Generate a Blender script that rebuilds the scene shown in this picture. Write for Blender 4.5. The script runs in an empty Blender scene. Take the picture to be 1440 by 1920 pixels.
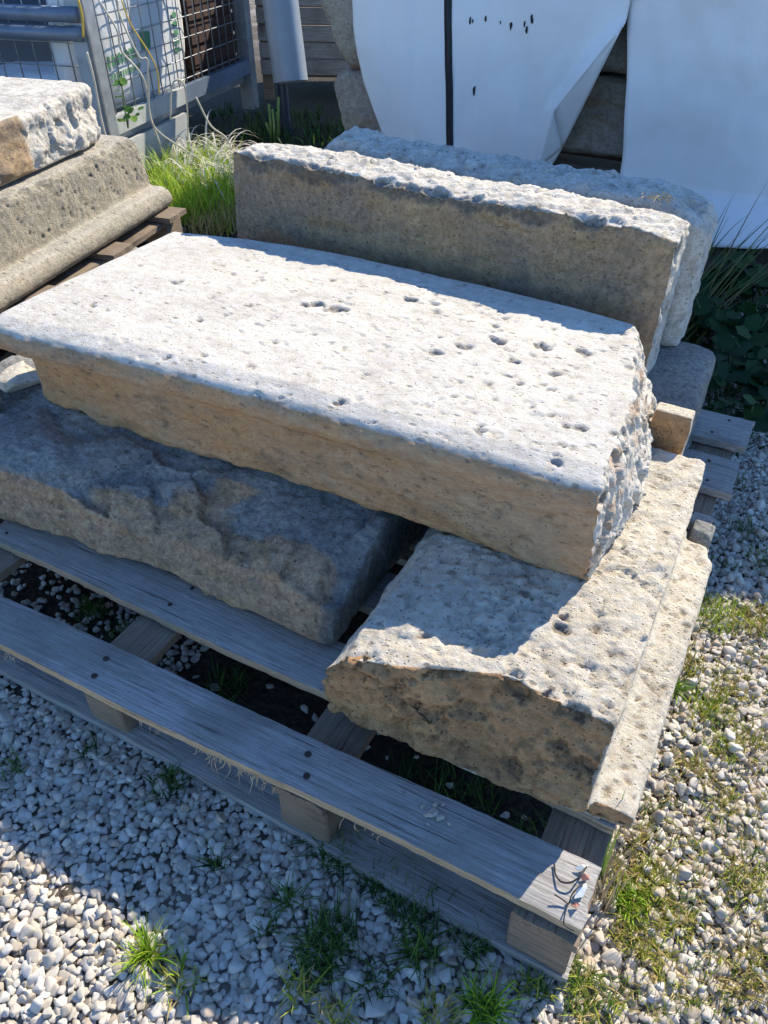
import bpy, bmesh, math, random
import numpy as np
from mathutils import Vector, Matrix
R = math.radians
scene = bpy.context.scene
COL = scene.collection

# ------------------------------------------------------------------ camera, sky, sun, exposure
cam = bpy.data.cameras.new("camera"); cam_o = bpy.data.objects.new("camera", cam); COL.objects.link(cam_o)
cam.sensor_fit = 'VERTICAL'; cam.sensor_height = 36.0; cam.lens = 1400 / 1920 * 36.0
cam.clip_start = 0.02; cam.clip_end = 400
cam_o.location = (0, 0, 1.03); cam_o.rotation_euler = (R(50), 0, 0)
scene.camera = cam_o
TO_SUN = Vector((0.852, 0.945, 1.0)).normalized()
SUN_EL = math.asin(TO_SUN.z); SUN_AZ = math.atan2(TO_SUN.x, TO_SUN.y)
world = bpy.data.worlds.new("World"); scene.world = world; world.use_nodes = True
wn = world.node_tree; wn.nodes.clear()
sky = wn.nodes.new('ShaderNodeTexSky'); sky.sky_type = 'NISHITA'; sky.sun_disc = False
sky.sun_elevation = SUN_EL; sky.sun_rotation = SUN_AZ; sky.air_density = 1.0; sky.dust_density = 0.0; sky.ozone_density = 9.0
bg = wn.nodes.new('ShaderNodeBackground'); bg.inputs[1].default_value = 0.145
wo = wn.nodes.new('ShaderNodeOutputWorld')
wn.links.new(sky.outputs[0], bg.inputs[0]); wn.links.new(bg.outputs[0], wo.inputs[0])
sun = bpy.data.lights.new("sun", 'SUN'); sun.energy = 4.5; sun.angle = R(0.5); sun.color = (1.0, 0.90, 0.74)
sun_o = bpy.data.objects.new("sun", sun); COL.objects.link(sun_o); sun_o.location = (6, 6.5, 8)
sun_o.rotation_euler = TO_SUN.to_track_quat('Z', 'Y').to_euler()
scene.view_settings.view_transform = 'Standard'; scene.view_settings.look = 'None'
scene.view_settings.exposure = 0.84; scene.view_settings.gamma = 1.0; scene.view_settings.use_curve_mapping = False
scene.render.engine = 'CYCLES'
scene.cycles.use_denoising = True
scene.cycles.max_bounces = 4; scene.cycles.diffuse_bounces = 3; scene.cycles.glossy_bounces = 3
scene.cycles.transparent_max_bounces = 8; scene.cycles.sample_clamp_indirect = 6.0

# ------------------------------------------------------------------ pallet frame (u along the boards, v away from us)
TH = R(28.4)
UX, UY = math.cos(TH), -math.sin(TH)
VX, VY = math.sin(TH), math.cos(TH)
OX, OY = 0.2236, 0.3407
def W(u, v, z=0.0): return Vector((OX + u*UX + v*VX, OY + u*UY + v*VY, z))
def to_uv(x, y):
    dx, dy = x-OX, y-OY
    return dx*UX + dy*UY, dx*VX + dy*VY
_F, _P, _H = 1400.0, R(40), 1.03
def ground(px, py, z=0.0):
    """world point at height z that the photograph shows at pixel px, py (survey of the photograph)"""
    x, y = px-720, py-960
    d = Vector((x, _F*math.cos(_P) - y*math.sin(_P), -_F*math.sin(_P) - y*math.cos(_P)))
    return Vector((0, 0, _H)) + d*((z-_H)/d.z)

# ------------------------------------------------------------------ noise
def _hash(ix, iy, iz, seed):
    h = (ix*374761393 + iy*668265263 + iz*2147483647 + seed*1274126177) & 0xFFFFFFFF
    h = ((h ^ (h >> 13)) * 1274126177) & 0xFFFFFFFF
    h = ((h ^ (h >> 16)) * 2246822519) & 0xFFFFFFFF
    return ((h ^ (h >> 15)) & 0xFFFFFF) / float(0xFFFFFF)
def vnoise(p, seed=0):
    p = np.asarray(p, dtype=np.float64)
    i = np.floor(p).astype(np.int64); f = p - i; f = f*f*f*(f*(f*6-15)+10)
    r = 0
    for dx in (0, 1):
        wx = f[:, 0] if dx else 1-f[:, 0]
        for dy in (0, 1):
            wy = f[:, 1] if dy else 1-f[:, 1]
            for dz in (0, 1):
                wz = f[:, 2] if dz else 1-f[:, 2]
                r = r + wx*wy*wz*_hash(i[:, 0]+dx, i[:, 1]+dy, i[:, 2]+dz, seed)
    return r*2-1
def fbm(p, octv=4, seed=0, gain=0.5, ridged=False):
    a, s, t = 1.0, 0.0, 0.0
    p = np.asarray(p, dtype=np.float64)
    for k in range(octv):
        n = vnoise(p + k*17.13, seed+k*7)
        s = s + a*((1-2*np.abs(n)) if ridged else n); t += a
        a *= gain; p = p*2.03
    return s/t

def facet(p, seed=0, tilt=0.9):
    """broken-rock facets: every cell is a small tilted plane"""
    p = np.asarray(p, dtype=np.float64); i = np.floor(p).astype(np.int64)
    best = np.full(len(p), 9e9); val = np.zeros(len(p))
    for dx in (-1, 0, 1):
        for dy in (-1, 0, 1):
            for dz in (-1, 0, 1):
                c = i + np.array([dx, dy, dz])
                q = c + np.stack([_hash(c[:, 0], c[:, 1], c[:, 2], seed+k) for k in (1, 2, 3)], 1)
                dv = p-q; d2 = (dv*dv).sum(1); m = d2 < best
                n = np.stack([_hash(c[:, 0], c[:, 1], c[:, 2], seed+k)*2-1 for k in (4, 5, 6)], 1)
                v = (_hash(c[:, 0], c[:, 1], c[:, 2], seed+9)*2-1)*0.5 + tilt*(n*dv).sum(1)
                best = np.where(m, d2, best); val = np.where(m, v, val)
    return val
def warp(p, amp, freq, seed=0):
    return p + amp*np.stack([fbm(p*freq+k*31.7, 3, seed+k, 0.6) for k in range(3)], 1)

# ------------------------------------------------------------------ object helpers
def tag(o, label=None, cat=None, group=None, kind=None):
    if label: o["label"] = label
    if cat: o["category"] = cat
    if group: o["group"] = group
    if kind: o["kind"] = kind
    return o
def mesh_from(name, verts, faces, mat=None, smooth=False):
    me = bpy.data.meshes.new(name)
    me.from_pydata([tuple(v) for v in verts], [], [tuple(f) for f in faces]); me.update()
    if mat: me.materials.append(mat)
    if smooth: me.polygons.foreach_set("use_smooth", [True]*len(me.polygons))
    return me
def link(name, me, parent=None, loc=(0, 0, 0), rz=0.0, rot=None):
    o = bpy.data.objects.new(name, me); COL.objects.link(o)
    o.location = loc; o.rotation_euler = rot if rot is not None else (0, 0, rz)
    if parent: o.parent = parent
    return o
def empty(name, loc, rz=0.0):
    o = bpy.data.objects.new(name, None); COL.objects.link(o); o.location = loc; o.rotation_euler = (0, 0, rz)
    o.empty_display_size = 0.1
    return o
def spline(pts, n=8):
    P = [Vector(p) for p in pts]; P = [P[0]*2-P[1]] + P + [P[-1]*2-P[-2]]; out = []
    for i in range(1, len(P)-2):
        a, b, c, d = P[i-1:i+3]
        for k in range(n):
            t = k/n; out.append(0.5*((2*b) + (c-a)*t + (2*a-5*b+4*c-d)*t*t + (3*b-a-3*c+d)*t**3))
    return out + [P[-2]]
class MB:
    """collects simple solids, builds one mesh"""
    def __init__(s): s.v = []; s.f = []
    def add(s, V, Fc):
        b = len(s.v); s.v += [tuple(x) for x in V]; s.f += [tuple(b+i for i in q) for q in Fc]
    def tube(s, pts, rad, n=8, cap=True):
        pts = [Vector(p) for p in pts]; N = len(pts)
        rad = rad if hasattr(rad, '__len__') else [rad]*N
        V = []; prev = None
        for i, p in enumerate(pts):
            t = (pts[min(i+1, N-1)] - pts[max(i-1, 0)]).normalized()
            if prev is None:
                a = Vector((0, 0, 1)) if abs(t.z) < 0.9 else Vector((1, 0, 0))
                x = t.cross(a).normalized()
            else:
                x = (prev - t*prev.dot(t)).normalized()
            prev = x; y = t.cross(x)
            for k in range(n):
                an = 2*math.pi*k/n
                V.append(p + (x*math.cos(an) + y*math.sin(an))*rad[i])
        Fc = []
        for i in range(N-1):
            for k in range(n):
                Fc.append((i*n+k, i*n+(k+1) % n, (i+1)*n+(k+1) % n, (i+1)*n+k))
        if cap:
            Fc.append(tuple(range(n-1, -1, -1))); Fc.append(tuple((N-1)*n+k for k in range(n)))
        s.add(V, Fc)
    def box(s, lo, hi):
        x0, y0, z0 = lo; x1, y1, z1 = hi
        s.add([(x0,y0,z0),(x1,y0,z0),(x1,y1,z0),(x0,y1,z0),(x0,y0,z1),(x1,y0,z1),(x1,y1,z1),(x0,y1,z1)],
              [(0,3,2,1),(4,5,6,7),(0,1,5,4),(1,2,6,5),(2,3,7,6),(3,0,4,7)])
    def build(s, name, mat, parent=None, loc=(0,0,0), rz=0.0, smooth=False):
        return link(name, mesh_from(name, s.v, s.f, mat, smooth), parent, loc, rz)

def color_attr(me, cols, name="Col"):
    a = me.color_attributes.new(name, 'FLOAT_COLOR', 'POINT')
    a.data.foreach_set("color", np.asarray(cols, dtype=np.float32).ravel())

# ------------------------------------------------------------------ materials
class NT:
    def __init__(s, name):
        s.m = bpy.data.materials.new(name); s.m.use_nodes = True
        s.t = s.m.node_tree; s.t.nodes.clear()
        s.out = s.n('ShaderNodeOutputMaterial'); s.b = s.n('ShaderNodeBsdfPrincipled')
        s.l(s.b.outputs[0], s.out.inputs[0])
        s.b.inputs['Specular IOR Level'].default_value = 0.25
    def n(s, t, **k):
        x = s.t.nodes.new(t)
        for a, b in k.items(): setattr(x, a, b)
        return x
    def l(s, a, b): s.t.links.new(a, b)
    def coord(s, scale=(1, 1, 1), obj=True, rnd=False):
        tc = s.n('ShaderNodeTexCoord'); mp = s.n('ShaderNodeMapping')
        s.l(tc.outputs['Object' if obj else 'Generated'], mp.inputs[0]); mp.inputs['Scale'].default_value = scale
        if rnd:
            oi = s.n('ShaderNodeObjectInfo'); ml = s.n('ShaderNodeMath', operation='MULTIPLY'); ml.inputs[1].default_value = 37.0
            s.l(oi.outputs['Random'], ml.inputs[0]); s.l(ml.outputs[0], mp.inputs['Location'])
        return mp.outputs[0]
    def noise(s, co, scale, detail=6, rough=0.6, dist=0.0):
        x = s.n('ShaderNodeTexNoise'); s.l(co, x.inputs['Vector'])
        x.inputs['Scale'].default_value = scale; x.inputs['Detail'].default_value = detail
        x.inputs['Roughness'].default_value = rough; x.inputs['Distortion'].default_value = dist
        return x.outputs['Fac']
    def voro(s, co, scale, feature='F1', out='Distance'):
        x = s.n('ShaderNodeTexVoronoi', feature=feature); s.l(co, x.inputs['Vector']); x.inputs['Scale'].default_value = scale
        return x.outputs[out]
    def ramp(s, fac, stops, interp='LINEAR'):
        x = s.n('ShaderNodeValToRGB'); x.color_ramp.interpolation = interp
        e = x.color_ramp.elements
        while len(e) < len(stops): e.new(0.5)
        for el, (p, c) in zip(e, stops):
            el.position = p; el.color = (c, c, c, 1) if not hasattr(c, '__len__') else (*c, 1)
        s.l(fac, x.inputs[0]); return x.outputs[0]
    def mix(s, fac, a, b, mode='MIX'):
        x = s.n('ShaderNodeMix', data_type='RGBA', blend_type=mode)
        for inp, val in ((x.inputs[0], fac), (x.inputs[6], a), (x.inputs[7], b)):
            if isinstance(val, (int, float)): inp.default_value = val
            elif isinstance(val, tuple): inp.default_value = (*val, 1)
            else: s.l(val, inp)
        return x.outputs[2]
    def math(s, op, a, b=None):
        x = s.n('ShaderNodeMath', operation=op)
        for inp, val in ((x.inputs[0], a), (x.inputs[1], b)):
            if val is None: continue
            if isinstance(val, (int, float)): inp.default_value = val
            else: s.l(val, inp)
        return x.outputs[0]
    def attr(s, name, typ='GEOMETRY'):
        x = s.n('ShaderNodeAttribute'); x.attribute_name = name; x.attribute_type = typ; return x
    def bump(s, h, dist, strength=1.0, nrm=None):
        x = s.n('ShaderNodeBump'); s.l(h, x.inputs['Height']); x.inputs['Distance'].default_value = dist
        x.inputs['Strength'].default_value = strength
        if nrm is not None: s.l(nrm, x.inputs['Normal'])
        return x.outputs[0]
    def base(s, c):
        if isinstance(c, tuple): s.b.inputs['Base Color'].default_value = (*c, 1)
        else: s.l(c, s.b.inputs['Base Color'])
    def rough(s, r):
        if isinstance(r, (int, float)): s.b.inputs['Roughness'].default_value = r
        else: s.l(r, s.b.inputs['Roughness'])
    def normal(s, n): s.l(n, s.b.inputs['Normal'])

def stone_mat(name, A, B, dark, pit=60.0, pit_amt=0.5, bump=0.0016, blotch=6.0, grain=240.0, lichen=0.4, stretch=(1, 1, 1), mott=0.3, stain=(0.30, 0.16, 0.06)):
    """A / B: (colour, colour) of the weathered skin and of the second zone (attribute zone), dark: dirt in pores"""
    t = NT(name); co = t.coord(stretch)
    n1 = t.noise(co, blotch, 6, 0.65); n2 = t.noise(co, blotch*4.3, 6, 0.7); ng = t.noise(co, grain, 4, 0.7)
    f1 = t.ramp(n1, [(0.36, 0.0), (0.64, 1.0)])
    ca = t.mix(f1, A[0], A[1]); cb = t.mix(t.ramp(t.noise(co, blotch*0.8, 7, 0.7), [(0.4, 0.0), (0.62, 1.0)]), B[0], B[1])
    n3 = t.noise(co, blotch*13, 9, 0.78); n4 = t.noise(t.coord((stretch[0]*0.45, 1, 1.6)), blotch*2.2, 8, 0.72, 0.5)
    cb = t.mix(t.ramp(n4, [(0.5, 0.0), (0.68, 0.75)]), cb, stain)
    cb = t.mix(t.ramp(t.noise(co, blotch*3.1, 7, 0.75, 0.4), [(0.56, 0.0), (0.7, 0.6)]), cb, dark)
    z = t.attr("zone").outputs['Fac']
    zn = t.math('ADD', z, t.math('MULTIPLY', t.math('SUBTRACT', n2, 0.5), 0.9))
    c = t.mix(t.ramp(zn, [(0.36, 0.0), (0.64, 1.0)]), ca, cb)
    # fine mottling and lichen specks
    c = t.mix(mott, c, t.mix(t.ramp(n3, [(0.36, 0.0), (0.62, 1.0)]), (0.1, 0.1, 0.1), (0.9, 0.9, 0.9)), 'OVERLAY')
    c = t.mix(t.math('MULTIPLY', t.ramp(n2, [(0.5, 0.0), (0.72, 1.0)]), lichen), c, dark)
    c = t.mix(0.35, c, t.mix(t.ramp(ng, [(0.3, 0.0), (0.7, 1.0)]), (0.25, 0.25, 0.25), (0.75, 0.75, 0.75)), 'SOFT_LIGHT')
    band = t.noise(t.coord((1.2*stretch[0], 2.2, 9)), blotch*1.6, 7, 0.7, 0.8)
    c = t.mix(t.ramp(band, [(0.44, 0.0), (0.66, 0.38)]), c, t.mix(0.5, c, dark))
    spk = t.noise(co, 520, 2, 0.6)
    c = t.mix(t.ramp(spk, [(0.62, 0.0), (0.74, 0.5)]), c, dark)
    # pores
    cw = t.coord((stretch[0]*0.7, stretch[1], stretch[2]))
    vv = t.n('ShaderNodeTexVoronoi'); t.l(cw, vv.inputs['Vector']); vv.inputs['Scale'].default_value = pit
    sel = t.n('ShaderNodeSeparateColor'); t.l(vv.outputs['Color'], sel.inputs[0])
    keep = t.ramp(t.math('ADD', sel.outputs[0], t.math('MULTIPLY', t.math('SUBTRACT', n1, 0.5), 0.8)), [(1-pit_amt-0.04, 0.0), (1-pit_amt+0.04, 1.0)])
    hole = t.math('MULTIPLY', t.ramp(t.math('ADD', vv.outputs['Distance'], t.math('MULTIPLY', t.math('SUBTRACT', ng, 0.5), 0.35)), [(0.1, 1.0), (0.3, 0.0)]), keep)
    v2 = t.n('ShaderNodeTexVoronoi'); t.l(co, v2.inputs['Vector']); v2.inputs['Scale'].default_value = pit*2.7
    s2 = t.n('ShaderNodeSeparateColor'); t.l(v2.outputs['Color'], s2.inputs[0])
    hole2 = t.math('MULTIPLY', t.ramp(v2.outputs['Distance'], [(0.12, 1.0), (0.32, 0.0)]), t.ramp(s2.outputs[1], [(1-pit_amt*0.8-0.02, 0.0), (1-pit_amt*0.8+0.02, 1.0)]))
    holes = t.math('MAXIMUM', hole, hole2)
    c = t.mix(t.math('MULTIPLY', holes, 0.55), c, dark)
    c = t.mix(t.math('MULTIPLY', t.math('MULTIPLY', t.attr('pitdirt').outputs['Fac'], t.ramp(n3, [(0.35, 1.0), (0.65, 0.45)])), 0.8), c, tuple(x*0.8 for x in dark))
    t.base(c); t.rough(0.92); t.b.inputs['Specular IOR Level'].default_value = 0.15
    h = t.math('SUBTRACT', t.math('ADD', t.math('ADD', t.math('MULTIPLY', ng, 0.5), t.math('MULTIPLY', n3, 2.4)), t.math('MULTIPLY', n2, 1.1)), t.math('MULTIPLY', holes, 1.3))
    t.normal(t.bump(h, bump, 1.0))
    return t.m

def wood_mat(name, light, mid, dark, stain=(0.1, 0.07, 0.04), bump=0.0009):
    t = NT(name); co = t.coord((1.2, 22, 22), rnd=True); c2 = t.coord((1, 1, 1), rnd=True)
    g = t.noise(co, 9.0, 8, 0.72, 0.6); g2 = t.noise(t.coord((0.7, 60, 60), rnd=True), 12.0, 4, 0.6)
    blot = t.noise(c2, 5.0, 5, 0.6)
    c = t.mix(t.ramp(g, [(0.34, 0.0), (0.62, 1.0)]), dark, mid)
    c = t.mix(t.ramp(g2, [(0.42, 0.0), (0.7, 0.75)]), c, light)
    c = t.mix(t.ramp(blot, [(0.48, 0.0), (0.68, 0.7)]), c, stain)
    crk = t.ramp(t.noise(t.coord((0.8, 34, 34), rnd=True), 7.0, 3, 0.5, 0.3), [(0.65, 0.0), (0.70, 1.0)])
    kn = t.n('ShaderNodeTexVoronoi'); t.l(t.coord((2.6, 6.5, 1), rnd=True), kn.inputs['Vector']); kn.inputs['Scale'].default_value = 1.7
    ks = t.n('ShaderNodeSeparateColor'); t.l(kn.outputs['Color'], ks.inputs[0])
    knot = t.math('MULTIPLY', t.ramp(kn.outputs['Distance'], [(0.05, 1.0), (0.13, 0.0)]), t.ramp(ks.outputs[0], [(0.55, 0.0), (0.6, 1.0)]))
    spot = t.ramp(t.noise(c2, 90, 5, 0.75), [(0.58, 0.0), (0.72, 0.6)])
    c = t.mix(spot, c, dark); c = t.mix(t.math('MULTIPLY', knot, 0.75), c, (0.11, 0.075, 0.05)); c = t.mix(t.math('MULTIPLY', crk, 0.6), c, (0.035, 0.03, 0.025))
    t.base(c); t.rough(0.85)
    t.normal(t.bump(t.math('SUBTRACT', t.math('ADD', g, t.math('MULTIPLY', g2, 0.7)), crk), bump*1.3, 1.0))
    return t.m

def plain_mat(name, col, rough=0.6, metal=0.0, nscale=20.0, var=0.25, bump=0.0, spec=0.3, trans=0.0):
    t = NT(name); co = t.coord((1, 1, 1))
    n = t.noise(co, nscale, 6, 0.65)
    lo = tuple(max(0, c*(1-var)) for c in col); hi = tuple(min(1, c*(1+var)) for c in col)
    t.base(t.mix(t.ramp(n, [(0.3, 0.0), (0.7, 1.0)]), lo, hi)); t.rough(rough)
    t.b.inputs['Metallic'].default_value = metal; t.b.inputs['Specular IOR Level'].default_value = spec
    if bump: t.normal(t.bump(n, bump, 1.0))
    return t.m

def leaf_mat(name):
    t = NT(name); a = t.attr("Col")
    t.base(a.outputs['Color']); t.rough(0.55)
    tr = t.n('ShaderNodeBsdfTranslucent'); t.l(a.outputs['Color'], tr.inputs[0])
    mx = t.n('ShaderNodeMixShader'); mx.inputs[0].default_value = 0.35
    t.l(t.b.outputs[0], mx.inputs[1]); t.l(tr.outputs[0], mx.inputs[2]); t.l(mx.outputs[0], t.out.inputs[0])
    return t.m

def sheet_mat(name):
    t = NT(name); co = t.coord((1, 1, 1))
    n = t.noise(co, 2.2, 5, 0.55); w = t.noise(co, 7.0, 4, 0.5, 0.4); d = t.noise(co, 26, 6, 0.7)
    c = t.mix(t.ramp(n, [(0.5, 0.0), (0.75, 0.6)]), (0.82, 0.82, 0.81), (0.64, 0.59, 0.52))
    c = t.mix(t.ramp(d, [(0.66, 0.0), (0.78, 0.25)]), c, (0.45, 0.42, 0.38))
    t.base(c); t.rough(0.42); t.b.inputs['Specular IOR Level'].default_value = 0.4
    cr = t.noise(t.coord((1, 1, 0.6)), 5.0, 2, 0.5, 1.5)
    cs = t.ramp(t.math('ABSOLUTE', t.math('SUBTRACT', cr, 0.5)), [(0.0, 0.0), (0.03, 1.0)])
    few = t.ramp(t.noise(co, 1.3, 2, 0.5), [(0.52, 0.0), (0.62, 1.0)])
    t.normal(t.bump(t.math('ADD', t.math('MULTIPLY', w, 0.7), t.math('MULTIPLY', t.math('MULTIPLY', cs, few), 0.10)), 0.012, 0.5))
    return t.m

M = {}
M['slab'] = stone_mat('weathered_travertine', ((0.68, 0.63, 0.54), (0.59, 0.555, 0.485)), ((0.60, 0.325, 0.15), (0.54, 0.35, 0.205)), (0.17, 0.135, 0.10), pit=75, pit_amt=0.2, bump=0.0012, blotch=5, lichen=0.3, stretch=(0.8, 1, 1.3), mott=0.22, stain=(0.44, 0.22, 0.08))
M['travertine'] = stone_mat('porous_travertine', ((0.76, 0.68, 0.54), (0.64, 0.585, 0.48)), ((0.60, 0.365, 0.18), (0.48, 0.29, 0.15)), (0.20, 0.14, 0.09), pit=70, pit_amt=0.33, bump=0.0026, blotch=7, lichen=0.38, mott=0.28, stain=(0.27, 0.14, 0.06))
M['greystone'] = stone_mat('grey_patina_stone', ((0.27, 0.27, 0.255), (0.42, 0.405, 0.36)), ((0.64, 0.425, 0.26), (0.52, 0.36, 0.235)), (0.13, 0.12, 0.105), pit=45, pit_amt=0.14, bump=0.003, blotch=9, lichen=0.6, mott=0.5, stain=(0.42, 0.27, 0.12))
M['back'] = stone_mat('sawn_limestone', ((0.70, 0.65, 0.55), (0.60, 0.555, 0.48)), ((0.42, 0.295, 0.17), (0.28, 0.22, 0.16)), (0.13, 0.115, 0.095), pit=110, pit_amt=0.3, bump=0.0016, blotch=6, lichen=0.6, mott=0.4, stain=(0.33, 0.20, 0.09))
M['moulded'] = stone_mat('tooled_limestone', ((0.50, 0.46, 0.38), (0.43, 0.40, 0.34)), ((0.44, 0.39, 0.30), (0.38, 0.345, 0.27)), (0.17, 0.155, 0.12), pit=42, pit_amt=0.36, bump=0.0022, blotch=7, lichen=0.35, mott=0.3, stain=(0.40, 0.33, 0.22))
M['rubble'] = stone_mat('rubble_stone', ((0.42, 0.35, 0.27), (0.36, 0.32, 0.27)), ((0.40, 0.32, 0.23), (0.3, 0.26, 0.22)), (0.14, 0.12, 0.10), pit=50, pit_amt=0.2, bump=0.002, blotch=6, lichen=0.5)
M['wood'] = wood_mat('weathered_wood', (0.55, 0.53, 0.50), (0.36, 0.345, 0.32), (0.16, 0.145, 0.125), (0.21, 0.19, 0.155))
M['wood2'] = wood_mat('brown_old_wood', (0.36, 0.29, 0.21), (0.25, 0.195, 0.14), (0.12, 0.09, 0.065), (0.10, 0.08, 0.06))
M['rawwood'] = wood_mat('raw_wood_edge', (0.62, 0.50, 0.34), (0.46, 0.35, 0.22), (0.28, 0.20, 0.12), (0.3, 0.24, 0.16))
M['fibre'] = plain_mat('wood_fibre', (0.55, 0.42, 0.26), 0.8)
M['nail'] = plain_mat('rusty_nail', (0.06, 0.045, 0.04), 0.7, 0.3, 200)
M['leaf'] = leaf_mat('leaf_blades')
M['sheet'] = sheet_mat('white_plastic_sheet')
M['strap'] = plain_mat('black_strap', (0.014, 0.016, 0.024), 0.45)
M['galv'] = plain_mat('galvanised_steel', (0.33, 0.36, 0.39), 0.5, 0.55, 14, 0.25, 0, 0.5)
M['wire'] = plain_mat('wire_steel', (0.30, 0.32, 0.34), 0.5, 0.5, 30, 0.3)
M['rail'] = plain_mat('blue_grey_rail', (0.16, 0.21, 0.28), 0.4, 0.2, 14, 0.2, 0, 0.5)
M['paintplate'] = plain_mat('pale_painted_plate', (0.42, 0.44, 0.42), 0.6, 0.1, 9, 0.2)
M['pvc'] = plain_mat('grey_pvc', (0.30, 0.34, 0.38), 0.35, 0, 5, 0.1, 0, 0.5)
M['pvcdark'] = plain_mat('dark_blue_pipe', (0.02, 0.028, 0.05), 0.35, 0, 5, 0.1, 0, 0.5)
M['sack'] = plain_mat('white_sack_plastic', (0.66, 0.67, 0.66), 0.35, 0, 4, 0.1, 0.01, 0.5)
M['green'] = plain_mat('green_print', (0.10, 0.27, 0.15), 0.45)
M['rust'] = plain_mat('dark_brown_boards', (0.055, 0.03, 0.022), 0.8)
M['red'] = plain_mat('faded_red_plastic', (0.36, 0.17, 0.13), 0.5)
M['bluewhite'] = plain_mat('pale_blue_plastic', (0.58, 0.62, 0.62), 0.4)
M['wirebk'] = plain_mat('black_wire', (0.02, 0.02, 0.022), 0.5)
M['straw'] = plain_mat('straw', (0.62, 0.56, 0.43), 0.7, 0, 30, 0.2)
M['yellow'] = plain_mat('yellow_cord', (0.62, 0.42, 0.06), 0.6)

def ground_mat():
    t = NT('gravel_bed'); co = t.coord((1, 1, 1))
    n = t.noise(co, 3.0, 6, 0.6); g = t.noise(co, 60, 5, 0.7); v = t.voro(co, 75.0)
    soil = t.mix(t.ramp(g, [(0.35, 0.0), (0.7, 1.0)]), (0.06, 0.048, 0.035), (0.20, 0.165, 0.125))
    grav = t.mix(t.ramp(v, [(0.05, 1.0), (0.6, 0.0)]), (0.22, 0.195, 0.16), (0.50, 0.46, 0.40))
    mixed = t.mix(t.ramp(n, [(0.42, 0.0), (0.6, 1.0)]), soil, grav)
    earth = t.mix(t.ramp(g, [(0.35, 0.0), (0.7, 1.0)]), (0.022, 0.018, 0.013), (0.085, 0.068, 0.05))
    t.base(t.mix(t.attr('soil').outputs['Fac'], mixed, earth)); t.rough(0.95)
    t.normal(t.bump(t.math('SUBTRACT', g, v), 0.006, 1.0)); return t.m
def pebble_mat():
    t = NT('marble_pebbles'); co = t.coord((1, 1, 1))
    oi = t.n('ShaderNodeObjectInfo')
    a = t.attr("tone", 'INSTANCER').outputs['Fac']
    n = t.noise(co, 140, 5, 0.65)
    c = t.ramp(a, [(0.0, (0.38, 0.32, 0.25)), (0.12, (0.48, 0.43, 0.355)), (0.5, (0.58, 0.53, 0.45)), (0.88, (0.68, 0.64, 0.57)), (0.95, (0.56, 0.44, 0.32)), (1.0, (0.42, 0.39, 0.36))])
    c = t.mix(t.ramp(n, [(0.5, 0.0), (0.75, 0.35)]), c, (0.30, 0.255, 0.20))
    t.base(c); t.rough(0.75); t.normal(t.bump(n, 0.0008, 0.7)); return t.m
M['ground'] = ground_mat(); M['pebble'] = pebble_mat()

# ------------------------------------------------------------------ ground
gv = []; gf = []
xs = np.concatenate([[-60, -20, -8, -4], np.linspace(-2.5, 2.5, 60), [4, 8, 20, 60]]); ys = np.concatenate([[-40, -10, -3], np.linspace(-1, 4.5, 66), [6, 9, 14, 30, 80]])
GX, GY = np.meshgrid(xs, ys, indexing='ij'); P = np.stack([GX.ravel(), GY.ravel(), np.zeros(GX.size)], 1)
P[:, 2] = -0.009 + 0.004*fbm(P*3.0, 3, 5)
ny = len(ys)
gf = [(i*ny+j, (i+1)*ny+j, (i+1)*ny+j+1, i*ny+j+1) for i in range(len(xs)-1) for j in range(ny-1)]
gme = mesh_from("ground", P, gf, M['ground'], True)
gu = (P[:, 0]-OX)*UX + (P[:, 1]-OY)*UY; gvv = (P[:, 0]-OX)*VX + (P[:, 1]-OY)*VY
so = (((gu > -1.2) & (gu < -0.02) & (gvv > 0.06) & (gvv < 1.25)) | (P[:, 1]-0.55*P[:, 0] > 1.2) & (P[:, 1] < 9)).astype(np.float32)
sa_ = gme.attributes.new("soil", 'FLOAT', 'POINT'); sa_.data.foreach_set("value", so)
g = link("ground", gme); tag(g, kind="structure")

# ------------------------------------------------------------------ stones
def loft(sections, mb=None):
    n = len(sections[0]); V = [p for s in sections for p in s]; F = []
    for i in range(len(sections)-1):
        for k in range(n):
            F.append((i*n+k, i*n+(k+1) % n, (i+1)*n+(k+1) % n, (i+1)*n+k))
    F.append(tuple(range(n-1, -1, -1))); F.append(tuple((len(sections)-1)*n+k for k in range(n)))
    return V, F
def remesh(solids, voxel):
    mb = MB()
    for V, F in solids: mb.add(V, F)
    me = bpy.data.meshes.new("tmp"); me.from_pydata(mb.v, [], mb.f)
    bm = bmesh.new(); bm.from_mesh(me)
    bmesh.ops.recalc_face_normals(bm, faces=bm.faces); bmesh.ops.triangulate(bm, faces=bm.faces); bm.to_mesh(me); bm.free()
    o = bpy.data.objects.new("tmp", me); COL.objects.link(o)
    md = o.modifiers.new("r", 'REMESH'); md.mode = 'VOXEL'; md.voxel_size = voxel
    dg = bpy.context.evaluated_depsgraph_get(); dg.update()
    out = bpy.data.meshes.new_from_object(o.evaluated_get(dg))
    bpy.data.objects.remove(o); bpy.data.meshes.remove(me)
    return out
def get_co(me):
    a = np.empty(len(me.vertices)*3); me.vertices.foreach_get("co", a); return a.reshape(-1, 3)
def get_no(me):
    a = np.empty(len(me.vertices)*3); me.vertex_normals.foreach_get("vector", a) if hasattr(me, 'vertex_normals') else me.vertices.foreach_get("normal", a)
    return a.reshape(-1, 3)
def set_co(me, co): me.vertices.foreach_set("co", np.ascontiguousarray(co).ravel()); me.update()
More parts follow.
